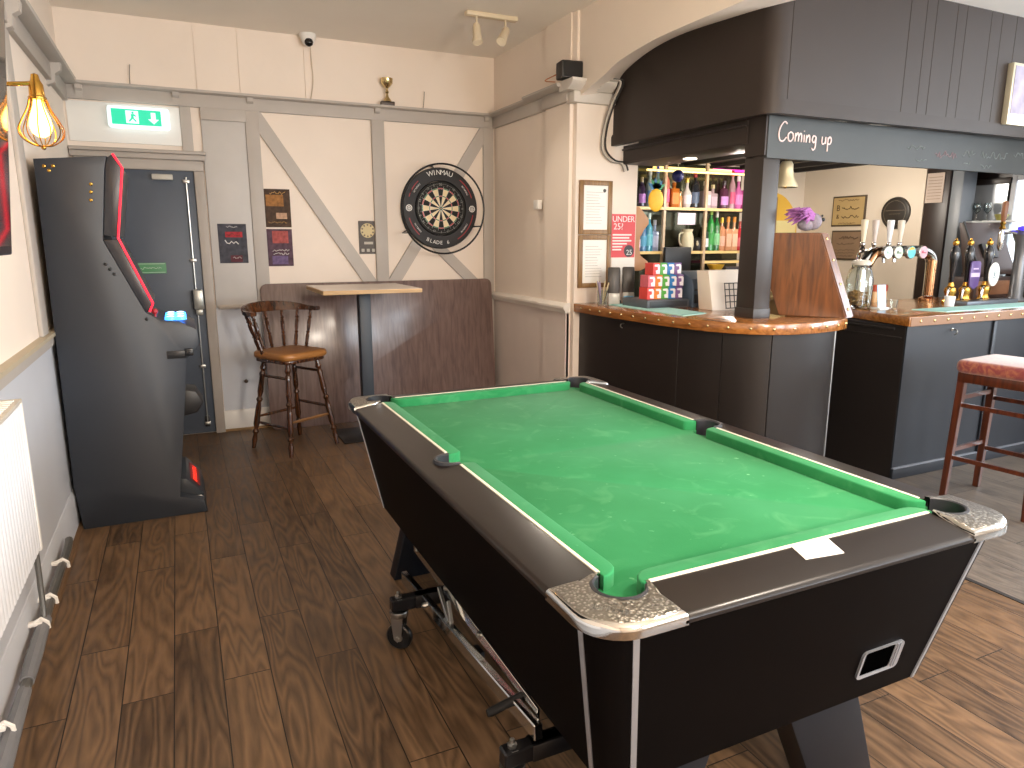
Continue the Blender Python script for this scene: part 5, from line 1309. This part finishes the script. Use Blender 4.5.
plaque('framed cream sign with brown lettering above a second plaque on the bar side wall', 4.79, 5.17, 1.655, 1.945, mat('plaque_tan', '#b59a68', .6, var=.12), ink, ((.24, .028, .86), ('B', .08, .6), (.2, .05, .6), ('&', .06, .32), (.2, .05, .32), (.2, .02, .1)))
plaque('brown sign with a pale lower half, hung under the framed cream sign', 4.80, 5.15, 1.33, 1.615, mat('plaque_brown', '#8a7058', .6, var=.15), ink, ((.22, .05, .75), (.2, .03, .55), (.24, .022, .34), (.24, .022, .24), (.2, .022, .14)))
ck = thing('wall_disc', 'round dark wall disc with faint lines behind the beer taps', 'wall disc', (5.99, 4.475, 1.67))
b = MB(mat('disc_dark', '#2a251f', .4)); b.lathe([(.145, 0), (.14, .018), (.125, .022), (0, .022)], (5.999, 4.475, 1.765), 32, 0, d=(-1, 0, 0)); b.build('face', ck)
b = MB(mat('disc_line', '#6b6150', .5)); 
for q in ((4.38, 4.57, 1.785, 1.79), (4.42, 4.53, 1.755, 1.758)): b.box(5.974, q[0], q[2], 5.978, q[1], q[3])
b.tube([(5.976, 4.475+.11*math.sin(2*PI*k/32), 1.765+.11*math.cos(2*PI*k/32)) for k in range(32)], .0025, 4, closed=True); b.build('markings', ck)
pl2 = thing('price_list', 'pale printed price list at the top of the dark column behind the taps', 'notice', (6.12, 4.1, 1.84))
dkcol = mat('column_dark', '#2a1f1a', .4, var=.08)
b = MB(dkcol, mat('column_slate', '#7c8288', .4)); b.box(6.0, 4.0, 0, 6.14, 4.215, 2.25, 0, .006); b.box(6.02, 3.90, 0, 6.2, 4.0, 2.2, 1, .006); struct(b, 'trim_column')
b = MB(mat('list_paper', '#b3a193', .6)); b.box(5.992, 4.05, 1.84, 5.999, 4.205, 2.09); b.build('sheet', pl2)
b = MB(mat('list_ink', '#6e5d50', .6, var=0))
for k in range(8): b.box(5.9905, 4.065, 1.87+k*.026, 5.9925, 4.19, 1.874+k*.026)
b.build('printed_lines', pl2)
# mirror, bright window and shelf to the side of the pumps
mi_ = thing('bar_mirror', 'narrow bar mirror with dark frame between the dark column and the bright window', 'mirror', (6.28, 3.83, 1.1))
b = MB(mat('mirror_glass', '#9ca1a6', .22, .35, var=.05)); b.box(6.27, 3.68, 1.1, 6.285, 3.98, 2.0); b.build('glass', mi_)
b = MB(mat('mirror_frame', '#2c2420', .4)); b.box(6.255, 3.66, 1.98, 6.298, 4.0, 2.03, bev=.004); b.box(6.255, 3.965, 1.05, 6.298, 3.995, 1.985, bev=.004); b.build('frame', mi_)
b = MB(mat('mirror_ledge', '#d9dcdc', .4)); b.box(6.12, 3.5, 1.665, 6.27, 3.95, 1.68, bev=.003); b.build('glass_shelf', mi_)
fr2 = thing('fridge_panel', 'pale blue-grey upright panel below the mirror shelf behind the pumps', 'panel', (6.24, 3.75, 1.062))
b = MB(mat('panel_pale', '#b9c4cc', .4), mat('panel_edge', '#e2e6e6', .4)); b.box(6.215, 3.60, 1.062, 6.262, 3.95, 1.655, 0, .006); b.box(6.205, 3.82, 1.064, 6.217, 3.94, 1.65, 1, .003); b.build('body', fr2)
b = MB(steel); b.box(6.20, 3.65, 1.25, 6.216, 3.665, 1.5, bev=.004); b.build('handle', fr2)
b = MB(mat('backbar_wood', '#4a2c1c', .4)); b.box(5.6, 3.77, .95, 5.98, 4.2, .985, bev=.004); b.box(5.63, 3.79, 0, 5.97, 4.18, .95); one(b, 'back_counter', 'low brown side counter in front of the dark column behind the beer font', 'counter', (5.8, 3.98, 0))
b = MB(mat('lit_window', '#ffffff', .4, var=0, emit='#e6f0ff', estr=1.1)); b.box(6.288, 2.9, 1.3, 6.302, 3.62, 2.0); w5 = struct(b, 'window_5')
b = MB(mat('window_frame_grey', '#b9bdc2', .4))
for q_ in ((3.62, 1.26, 3.66, 2.05), (2.86, 1.26, 2.9, 2.05), (2.9, 1.26, 3.62, 1.3), (2.9, 2.0, 3.62, 2.05)): b.box(6.27, q_[0], q_[1], 6.302, q_[2], q_[3], bev=.003)
b.build('window_frame', w5)
for k, (y, lab, c) in enumerate(((3.87, 'wine glass standing on the mirror shelf, first beside the dark column', None), (3.78, 'wine glass standing on the mirror shelf, second from the dark column', None))):
    b = MB(glassm); b.lathe([(.03, 0), (.028, .004), (.005, .008), (.004, .06), (.026, .085), (.032, .115), (.026, .15), (.024, .15), (.029, .115), (.022, .088), (0, .066)], (6.2, y, 1.681), 18); one(b, 'wine_glass', lab, 'glass', (6.2, y, 1.681))
b = MB(mat('bowl_olive', '#8f8a4a', .4)); b.lathe([(0, 0), (.03, 0), (.055, .05), (.05, .05), (.028, .008), (0, .008)], (6.2, 3.66, 1.681), 20); one(b, 'bowl', 'small olive coloured bowl on the mirror shelf beside the wine glasses', 'bowl', (6.2, 3.66, 1.681))
tl = thing('till', 'brown till with a small lit screen at the picture edge behind the pumps', 'till', (6.0, 3.6, ZCN))
tb = mat('till_brown', '#43342f', .4, var=.06)
b = MB(tb); b.box(5.70, 3.50, ZCN, 6.19, 3.72, ZCN+.17, 0, .008); b.prism([(3.50, ZCN+.19), (3.62, ZCN+.19), (3.70, 1.66), (3.655, 1.66), (3.49, 1.30)], 'x', 5.72, 6.18, 0, .008); b.box(5.80, 3.56, ZCN+.16, 6.1, 3.68, ZCN+.2); b.build('case', tl)
b = MB(blackp); b.prism([(3.485, 1.29), (3.495, 1.285), (3.665, 1.665), (3.655, 1.67)], 'x', 5.712, 5.724); b.build('bezel', tl)
b = MB(mat('till_tan', '#8a6248', .4)); b.box(5.73, 3.494, ZCN+.03, 6.18, 3.502, ZCN+.14, 0, .002); b.build('drawer_front', tl)
Mp = Matrix.Translation((5.88, 3.545, 1.435)) @ Matrix.Rotation(rad(-25), 4, 'X')
b = MB(blackp); b.box(-.075, -.018, -.06, .10, .03, .06, 0, .004, M=Mp); sc2 = b.build('keypad', tl)
b = MB(mat('till_screen', '#b9b56a', .4, var=0, emit='#d8d070', estr=.35)); b.box(-.025, -.0195, -.04, .045, -.0175, .05, M=Mp); b.build('screen', sc2)

# ------------------------------------------------------------------ beer taps, pumps, jar and small things on the far counter
tf = thing('beer_font', 'chrome and copper arch beer font with four taps and round badges', 'beer tap', (4.92, 3.6, ZCN))
copper = mat('copper', '#b98a64', .22, 1., var=.04)
FY = 3.60
b = MB(chrome); b.tube([(4.52, FY, 1.062), (4.52, FY, 1.26), (4.537, FY, 1.357), (4.607, FY, 1.422), (4.726, FY, 1.438), (4.986, FY, 1.442), (5.18, FY, 1.433), (5.273, FY, 1.39), (5.295, FY, 1.303), (5.295, FY, 1.062)], .041, 16, 0, smooth=4); b.build('arch', tf)
for fx_ in (4.52, 5.295):
    b = MB(copper); b.lathe([(.065, 1.062), (.065, 1.076), (.044, 1.092)], (fx_, FY, 0), 20); b.build('foot_ring', tf)
b = MB(copper); b.tube([(5.268, FY-.025, 1.10), (5.268, FY-.025, 1.37)], .034, 14); b.build('copper_sleeve', tf)
b = MB(copper); b.tube([(4.545, FY-.022, 1.345), (4.612, FY-.022, 1.422), (4.70, FY-.022, 1.44)], .036, 14, smooth=3); b.build('copper_sleeve', tf)
hcol = ['e9dcc0', 'c9bdb6', 'e4e6ea', 'dcd0c0']; bcol = ['dfe9e2', 'c9d8c4', '6fc4cc', 'e8b8c4']
for k, (hx, bx2) in enumerate(((4.63, 4.665), (4.75, 4.775), (4.915, 4.915), (5.035, 5.05))):
    b = MB(mat('tap_'+hcol[k], '#'+hcol[k], .3)); b.lathe([(.013, 1.505), (.015, 1.53), (.024, 1.625), (.026, 1.665), (.022, 1.67), (0, 1.672)], (hx, FY+.1, 0), 14); hh_ = b.build('tap_handle', tf)
    b = MB(chrome); b.lathe([(.016, 1.45), (.02, 1.46), (.012, 1.475), (.018, 1.487), (.018, 1.498), (.011, 1.508)], (hx, FY+.1, 0), 14); b.tube([(hx, FY+.01, 1.435), (hx, FY+.09, 1.44), (hx, FY+.13, 1.415), (hx, FY+.13, 1.355)], .011, 8, smooth=3); b.build('tap', tf)
    b = MB(mat('badge_'+bcol[k], '#'+bcol[k], .3, var=.08, scale=30), mat('badge_rim', '#cfcfca', .2, .9, var=0)); b.lathe([(.048, 0), (.048, .022), (.043, .026)], (bx2, FY-.07, 1.433), 24, 1, d=(0, -1, 0)); b.disc((bx2, FY-.0955, 1.433), .0445, (0, -1, 0), 24, 0); bd = b.build('badge', tf)
    b = MB(mat('badge_print_%d' % k, ['#8fb0a0', '#5a6a54', '#d8b848', '#c05a74'][k], .4, var=0)); yb_ = FY-.0968
    if k == 2: b.prism([(bx2-.036, 1.448)]+[(bx2+.038*math.cos(rad(a)), 1.433+.038*math.sin(rad(a))) for a in range(155, 20, -15)], 'y', yb_, yb_+.001)
    else: b.prism([(bx2-.026, 1.425), (bx2+.026, 1.425), (bx2+.026, 1.432), (bx2-.006, 1.434), (bx2-.002, 1.445), (bx2-.02, 1.444)], 'y', yb_, yb_+.001)
    b.build('print', bd)
pumpb = mat('pump_black', '#15151a', .2, var=0, coat=.5)
px_ = [(5.13, 'first hand pump beside the font, black handle with no clip'), (5.30, 'middle hand pump with a purple shield clip'), (5.53, 'third hand pump with a round white clip')]
for k, (x, lab) in enumerate(px_):
    t = thing('hand_pump', lab, 'hand pump', (x, 3.32, ZCN), 0, 'hand pumps on the far counter')
    b = MB(mat('pump_brass', '#d2a04c', .22, 1., var=0)); b.lathe([(.05, 1.062), (.052, 1.08), (.038, 1.095), (.034, 1.13), (.042, 1.15), (.038, 1.175), (.022, 1.19), (.018, 1.215)], (x, 3.32, 0), 20); b.build('base', t)
    b = MB(pumpb); lean = Vector((.0, .0, 1)); b.lathe([(.012, 1.205), (.016, 1.25), (.026, 1.36), (.034, 1.42), (.03, 1.455), (.018, 1.475), (.016, 1.485)], (x, 3.32, 0), 18); b.build('handle', t)
    b = MB(mat('pump_brass', '#d2a04c')); b.lathe([(.016, 1.483), (.022, 1.495), (.02, 1.512), (.01, 1.522), (.006, 1.535), (0, 1.538)], (x, 3.32, 0), 16); b.build('finial', t)
    b = MB(chrome); b.tube([(x-.03, 3.30, 1.17), (x-.07, 3.29, 1.175), (x-.085, 3.285, 1.14), (x-.085, 3.285, 1.08)], .008, 8, smooth=3); b.build('spout', t)
    if k:
        b = MB(mat('clip_purple', '#5f4a80', .35, var=.15, scale=25) if k == 1 else mat('clip_white', '#eef1ee', .35, var=.04))
        cx_ = x+.01
        o_ = [(cx_-.055, 1.355), (cx_-.04, 1.37), (cx_+.04, 1.37), (cx_+.055, 1.355), (cx_+.06, 1.27), (cx_+.05, 1.19), (cx_, 1.165), (cx_-.05, 1.19), (cx_-.06, 1.27)] if k == 1 else [(cx_+.062*math.cos(rad(a)), 1.27+.088*math.sin(rad(a))) for a in range(0, 360, 15)]
        b.prism(o_, 'y', 3.265, 3.275, 0, .002); cl = b.build('pump_clip', t)
        b = MB(mat('clip_print', '#c9b8d8' if k == 1 else '#8a9aa0', .4, var=0) if k == 1 else mat('clip_print_grey', '#8a9aa0', .4, var=0))
        if k == 1: b.box(cx_-.05, 3.2635, 1.255, cx_+.05, 3.2655, 1.285); b.box(cx_-.03, 3.2635, 1.31, cx_+.03, 3.2655, 1.32)
        else: b.lathe([(.022, 0), (.028, 0)], (cx_, 3.2645, 1.27), 18, 0, d=(0, -1, 0)); b.box(cx_-.008, 3.2635, 1.255, cx_+.008, 3.2655, 1.285)
        b.build('print', cl)
tf2 = thing('beer_font', 'single tap with wooden handle and purple topped badge at the picture edge', 'beer tap', (5.86, 3.3, ZCN))
b = MB(wood('tap_wood', '#6b4026', '#96603a', .35, axis=2)); b.lathe([(.014, 1.66), (.02, 1.70), (.022, 1.79), (.018, 1.81), (0, 1.812)], (5.72, 3.36, 0), 14); b.build('tap_handle', tf2)
b = MB(brass, chrome); b.lathe([(.012, 1.60), (.024, 1.61), (.014, 1.63), (.02, 1.645), (.013, 1.662)], (5.72, 3.36, 0), 14); b.lathe([(.008, 1.44), (.02, 1.47), (.022, 1.56), (.014, 1.60)], (5.72, 3.36, 0), 14, 1); b.tube([(5.72, 3.36, 1.58), (5.80, 3.33, 1.585), (5.88, 3.3, 1.56)], .016, 8, 1); b.build('tap', tf2)
b = MB(mat('font_grey', '#6e7074', .3, .5)); b.lathe([(.07, 1.062), (.05, 1.09), (.045, 1.4), (.05, 1.5), (.075, 1.56), (.06, 1.60), (0, 1.61)], (5.90, 3.3, 0), 22); b.build('column', tf2)
b = MB(mat('badge_violet', '#4a3ab8', .3, var=0, emit='#5a48ff', estr=.6)); b.ball((5.86, 3.27, 1.61), .07, 0, (1.1, .7, .3)); b.build('badge', tf2)
b = MB(mat('tray_grey', '#6b7078', .4, .4)); 
dt = thing('drip_tray', 'long grey slatted drip tray in front of the three hand pumps', 'drip tray', (5.35, 3.2, ZCN))
b.box(5.06, 3.14, ZCN, 5.66, 3.25, ZCN+.03, bev=.004); b.build('tray', dt)
b = MB(mat('tray_dark', '#33363c', .4))
for k in range(3): b.box(5.075+k*.195, 3.15, ZCN+.0295, 5.25+k*.195, 3.24, ZCN+.032)
b.build('grate', dt)
ja = thing('jar', 'big glass jar half full of wine corks at the hatch end of the far counter', 'jar', (4.26, 3.40, ZCN))
jx, jy = 4.145, 3.20
jx = 4.26; jy = 3.40
b = MB(glassm); b.lathe([(0, 1.062), (.075, 1.062), (.085, 1.08), (.088, 1.25), (.07, 1.32), (.058, 1.34), (.06, 1.36), (.055, 1.36), (.053, 1.342), (.066, 1.316), (.083, 1.248), (.08, 1.085), (0, 1.07)], (jx, jy, 0), 26); b.build('glass', ja)
b = MB(mat('jar_lid', '#d8d2c4', .35)); b.lathe([(.062, 1.355), (.064, 1.37), (.05, 1.385), (0, 1.39)], (jx, jy, 0), 22); b.build('lid', ja)
b = MB(mat('cork', '#b08850', .8, var=.25, scale=60)); rnd = random.Random(3)
for k in range(60):
    a = rnd.uniform(0, 6.28); r = .062*math.sqrt(rnd.random()); c = Vector((jx+r*math.cos(a), jy+r*math.sin(a), 1.085+.09*rnd.random()))
    d_ = Vector((rnd.uniform(-1, 1), rnd.uniform(-1, 1), rnd.uniform(-.6, .6))).normalized()*.013
    b.tube([c-d_, c+d_], .0095, 7)
ck2 = b.build('corks', ja); ck2['kind'] = 'stuff'
ls = thing('leaflet_stand', 'pale blue card in a clear stand next to the jar of corks', 'leaflet stand', (4.29, 3.24, ZCN))
b = MB(mat('leaflet_blue', '#a9cfe6', .4)); b.prism([(3.23, 1.075), (3.234, 1.075), (3.254, 1.225), (3.25, 1.225)], 'x', 4.25, 4.33); b.build('card', ls)
b = MB(mat('stand_clear', '#dfe8ea', .15)); b.box(4.245, 3.21, ZCN, 4.335, 3.28, ZCN+.015, bev=.003); b.build('base', ls)
def shot(x, y, lab):
    b = MB(glassm); b.lathe([(.022, 0), (.028, .065), (.026, .065), (.02, .008), (0, .008)], (x, y, ZCN), 16); one(b, 'small_glass', lab, 'glass', (x, y, ZCN))
shot(4.39, 3.22, 'small clear glass just past the pale blue leaflet stand')
b = MB(mat('cup_white', '#e6edf2', .3)); b.lathe([(0, 0), (.03, 0), (.036, .07), (.033, .07), (.028, .006), (0, .006)], (4.95, 3.20, ZCN), 18); one(b, 'small_cup', 'small white cup between the beer font and the drip tray', 'cup', (4.95, 3.20, ZCN))
for k, (x, lab) in enumerate(((4.76, 'red topped shaker under the beer font, nearer the jar'), (4.86, 'red topped shaker under the beer font, nearer the hand pumps'))):
    t = thing('shaker', lab, 'shaker', (x, 3.66, ZCN)); b = MB(mat('shaker_body', '#c9a070', .3)); b.lathe([(0, 0), (.024, 0), (.026, .07), (.02, .085), (0, .085)], (x, 3.66, ZCN), 14); b.build('body', t)
    b = MB(mat('shaker_red', '#a8452c', .4)); b.lathe([(.026, .08), (.028, .12), (.02, .13), (0, .13)], (x, 3.66, ZCN), 14); b.build('lid', t)

# ------------------------------------------------------------------ red seated stool by the far counter
rs = thing('bar_stool', 'square-legged mahogany bar stool with red patterned cushion before the far counter', 'bar stool', (4.27, 2.315, 0), rad(6))
M_ = WM[rs.name]
def leg4(A, B, w0, w1, parent, name='leg'):
    b = MB(mahog); A = Vector(A); B = Vector(B)
    V = [(A+Vector((sx*w0, sy*w0, 0)))[:] for sx, sy in ((-1, -1), (1, -1), (1, 1), (-1, 1))]+[(B+Vector((sx*w1, sy*w1, 0)))[:] for sx, sy in ((-1, -1), (1, -1), (1, 1), (-1, 1))]
    b._new(V, [(0, 1, 2, 3), (7, 6, 5, 4), (0, 4, 5, 1), (1, 5, 6, 2), (2, 6, 7, 3), (3, 7, 4, 0)], 0, M_); bmesh.ops.recalc_face_normals(b.bm, faces=b.bm.faces[:]); bmesh.ops.bevel(b.bm, geom=b.bm.edges[:], offset=.003, segments=1, affect='EDGES'); b.build(name, parent)
for sx in (-1, 1):
    for sy in (-1, 1): leg4((sx*.182, sy*.198, .77), (sx*.195, sy*.22, 0), .021, .017, rs)
def rail(p, q, z, nm='stretcher', hh_=.012):
    b = MB(mahog); A = Vector((p[0]*(.195-.013*z/.77), p[1]*(.22-.022*z/.77), z)); B = Vector((q[0]*(.195-.013*z/.77), q[1]*(.22-.022*z/.77), z)); 
    d_ = (B-A).normalized(); s_ = Vector((-d_.y, d_.x, 0))*.009; u_ = Vector((0, 0, hh_))
    V = [(P_+a*s_+c*u_)[:] for P_ in (A, B) for a, c in ((-1, -1), (1, -1), (1, 1), (-1, 1))]
    b._new(V, [(0, 1, 2, 3), (7, 6, 5, 4), (0, 4, 5, 1), (1, 5, 6, 2), (2, 6, 7, 3), (3, 7, 4, 0)], 0, M_); b.build(nm, rs)
for (p, q, z) in (((-1, -1), (-1, 1), .26), ((1, -1), (1, 1), .26), ((-1, 1), (1, 1), .30), ((-1, -1), (1, -1), .30), ((-1, -1), (-1, 1), .58), ((1, -1), (1, 1), .58), ((-1, 1), (1, 1), .62)): rail(p, q, z)
b = MB(mahog); b.box(-.205, -.22, .715, .205, .22, .772, 0, .004, M=M_); b.build('seat_frame', rs)
def brocade():
    m = bpy.data.materials.new('red_brocade'); m.use_nodes = True; nt = m.node_tree; N = nt.nodes; L = nt.links; b_ = N['Principled BSDF']
    tc = N.new('ShaderNodeTexCoord'); v = N.new('ShaderNodeTexNoise'); v.inputs['Scale'].default_value = 22; v.inputs['Detail'].default_value = 4; v.inputs['Distortion'].default_value = 1.5
    L.new(tc.outputs['Object'], v.inputs['Vector']); r = N.new('ShaderNodeValToRGB')
    r.color_ramp.elements[0].position = .4; r.color_ramp.elements[0].color = (*lin('#7a2a2c'), 1); r.color_ramp.elements[1].position = .62; r.color_ramp.elements[1].color = (*lin('#9a5a3c'), 1)
    L.new(v.outputs['Fac'], r.inputs['Fac']); L.new(r.outputs['Color'], b_.inputs['Base Color']); b_.inputs['Roughness'].default_value = .7; b_.inputs['Sheen Weight'].default_value = .5
    return m
b = MB(brocade()); b.prism(rrect(-.225, -.24, .225, .24, .05), 'z', .768, .845, 0, .03, 5, M=M_); b.build('cushion', rs, sharp=70)

# ------------------------------------------------------------------ light and camera
def area(name, loc, rot, sx, sy, power, col):
    l = bpy.data.lights.new(name, 'AREA'); l.shape = 'RECTANGLE'; l.size = sx; l.size_y = sy; l.energy = power; l.color = col
    o = bpy.data.objects.new(name, l); COL.objects.link(o); o.location = loc; o.rotation_euler = rot; return o
day = (.80, .90, 1.0)
for (o0, o1, za, zb) in rear_ops: area('window_daylight', ((o0+o1)/2, -3.22, (za+zb)/2), (rad(90), 0, 0), o1-o0-.1, zb-za-.1, 75, day)
for (o0, o1, za, zb) in side_ops: area('window_daylight', (8.22, (o0+o1)/2, (za+zb)/2), (rad(90), 0, rad(90)), o1-o0-.1, zb-za-.1, 130, day)
def point(name, loc, power, col, r=.05):
    l = bpy.data.lights.new(name, 'POINT'); l.energy = power; l.color = col; l.shadow_soft_size = r
    o = bpy.data.objects.new(name, l); COL.objects.link(o); o.location = loc; return o
warm = (1, .88, .74)
for x, y, z, p in ((1.4, -1.3, 1.95, 150), (1.9, .9, 1.95, 55), (4.9, .2, 2.1, 35)): point('room_fill', (x, y, z), p, warm, .12)  # added fill lights without fixtures, to brighten the ceiling and room
for hx, dv in ((2.02, (-.05, -.25, -.9)), (2.24, (-.45, -.35, -.7))):
    l = bpy.data.lights.new('spot_bulb', 'SPOT'); l.energy = 22; l.color = warm; l.spot_size = rad(110); l.spot_blend = .8; l.shadow_soft_size = .03
    o = bpy.data.objects.new('spot_bulb', l); COL.objects.link(o); d_ = Vector(dv).normalized(); o.location = Vector((hx, 4.87, ZC-.105))+d_*.115; o.rotation_euler = d_.to_track_quat('-Z', 'Y').to_euler()
point('bar_fill', (4.3, 4.6, 2.0), 15, (1, .9, .78), .06); point('bar_fill', (5.2, 4.3, 2.0), 15, (1, .9, .78), .06)  # bar points are added fill to light the bottles, no lamp built
point('cage_bulb_light', (-.42, 3.26, 1.96), 8, (1, .62, .25), .03)
w = bpy.data.worlds.new('sky'); sc.world = w; w.use_nodes = True
bg = w.node_tree.nodes['Background']; bg.inputs[0].default_value = (.8, .9, 1, 1); bg.inputs[1].default_value = 1.5
cam = bpy.data.cameras.new('camera'); co = bpy.data.objects.new('camera', cam); COL.objects.link(co)
cam.sensor_width = 36; cam.lens = 700/1024*36; cam.clip_start = .02
co.location = (0, 0, 1.52); co.rotation_euler = (rad(90-11.6), 0, rad(-25.2))
sc.camera = co
vs = sc.view_settings
vs.view_transform = 'Standard'; vs.look = 'None'; vs.exposure = 0.56; vs.gamma = 1; vs.use_curve_mapping = False
try: sc.cycles.use_denoising = True
except Exception: pass
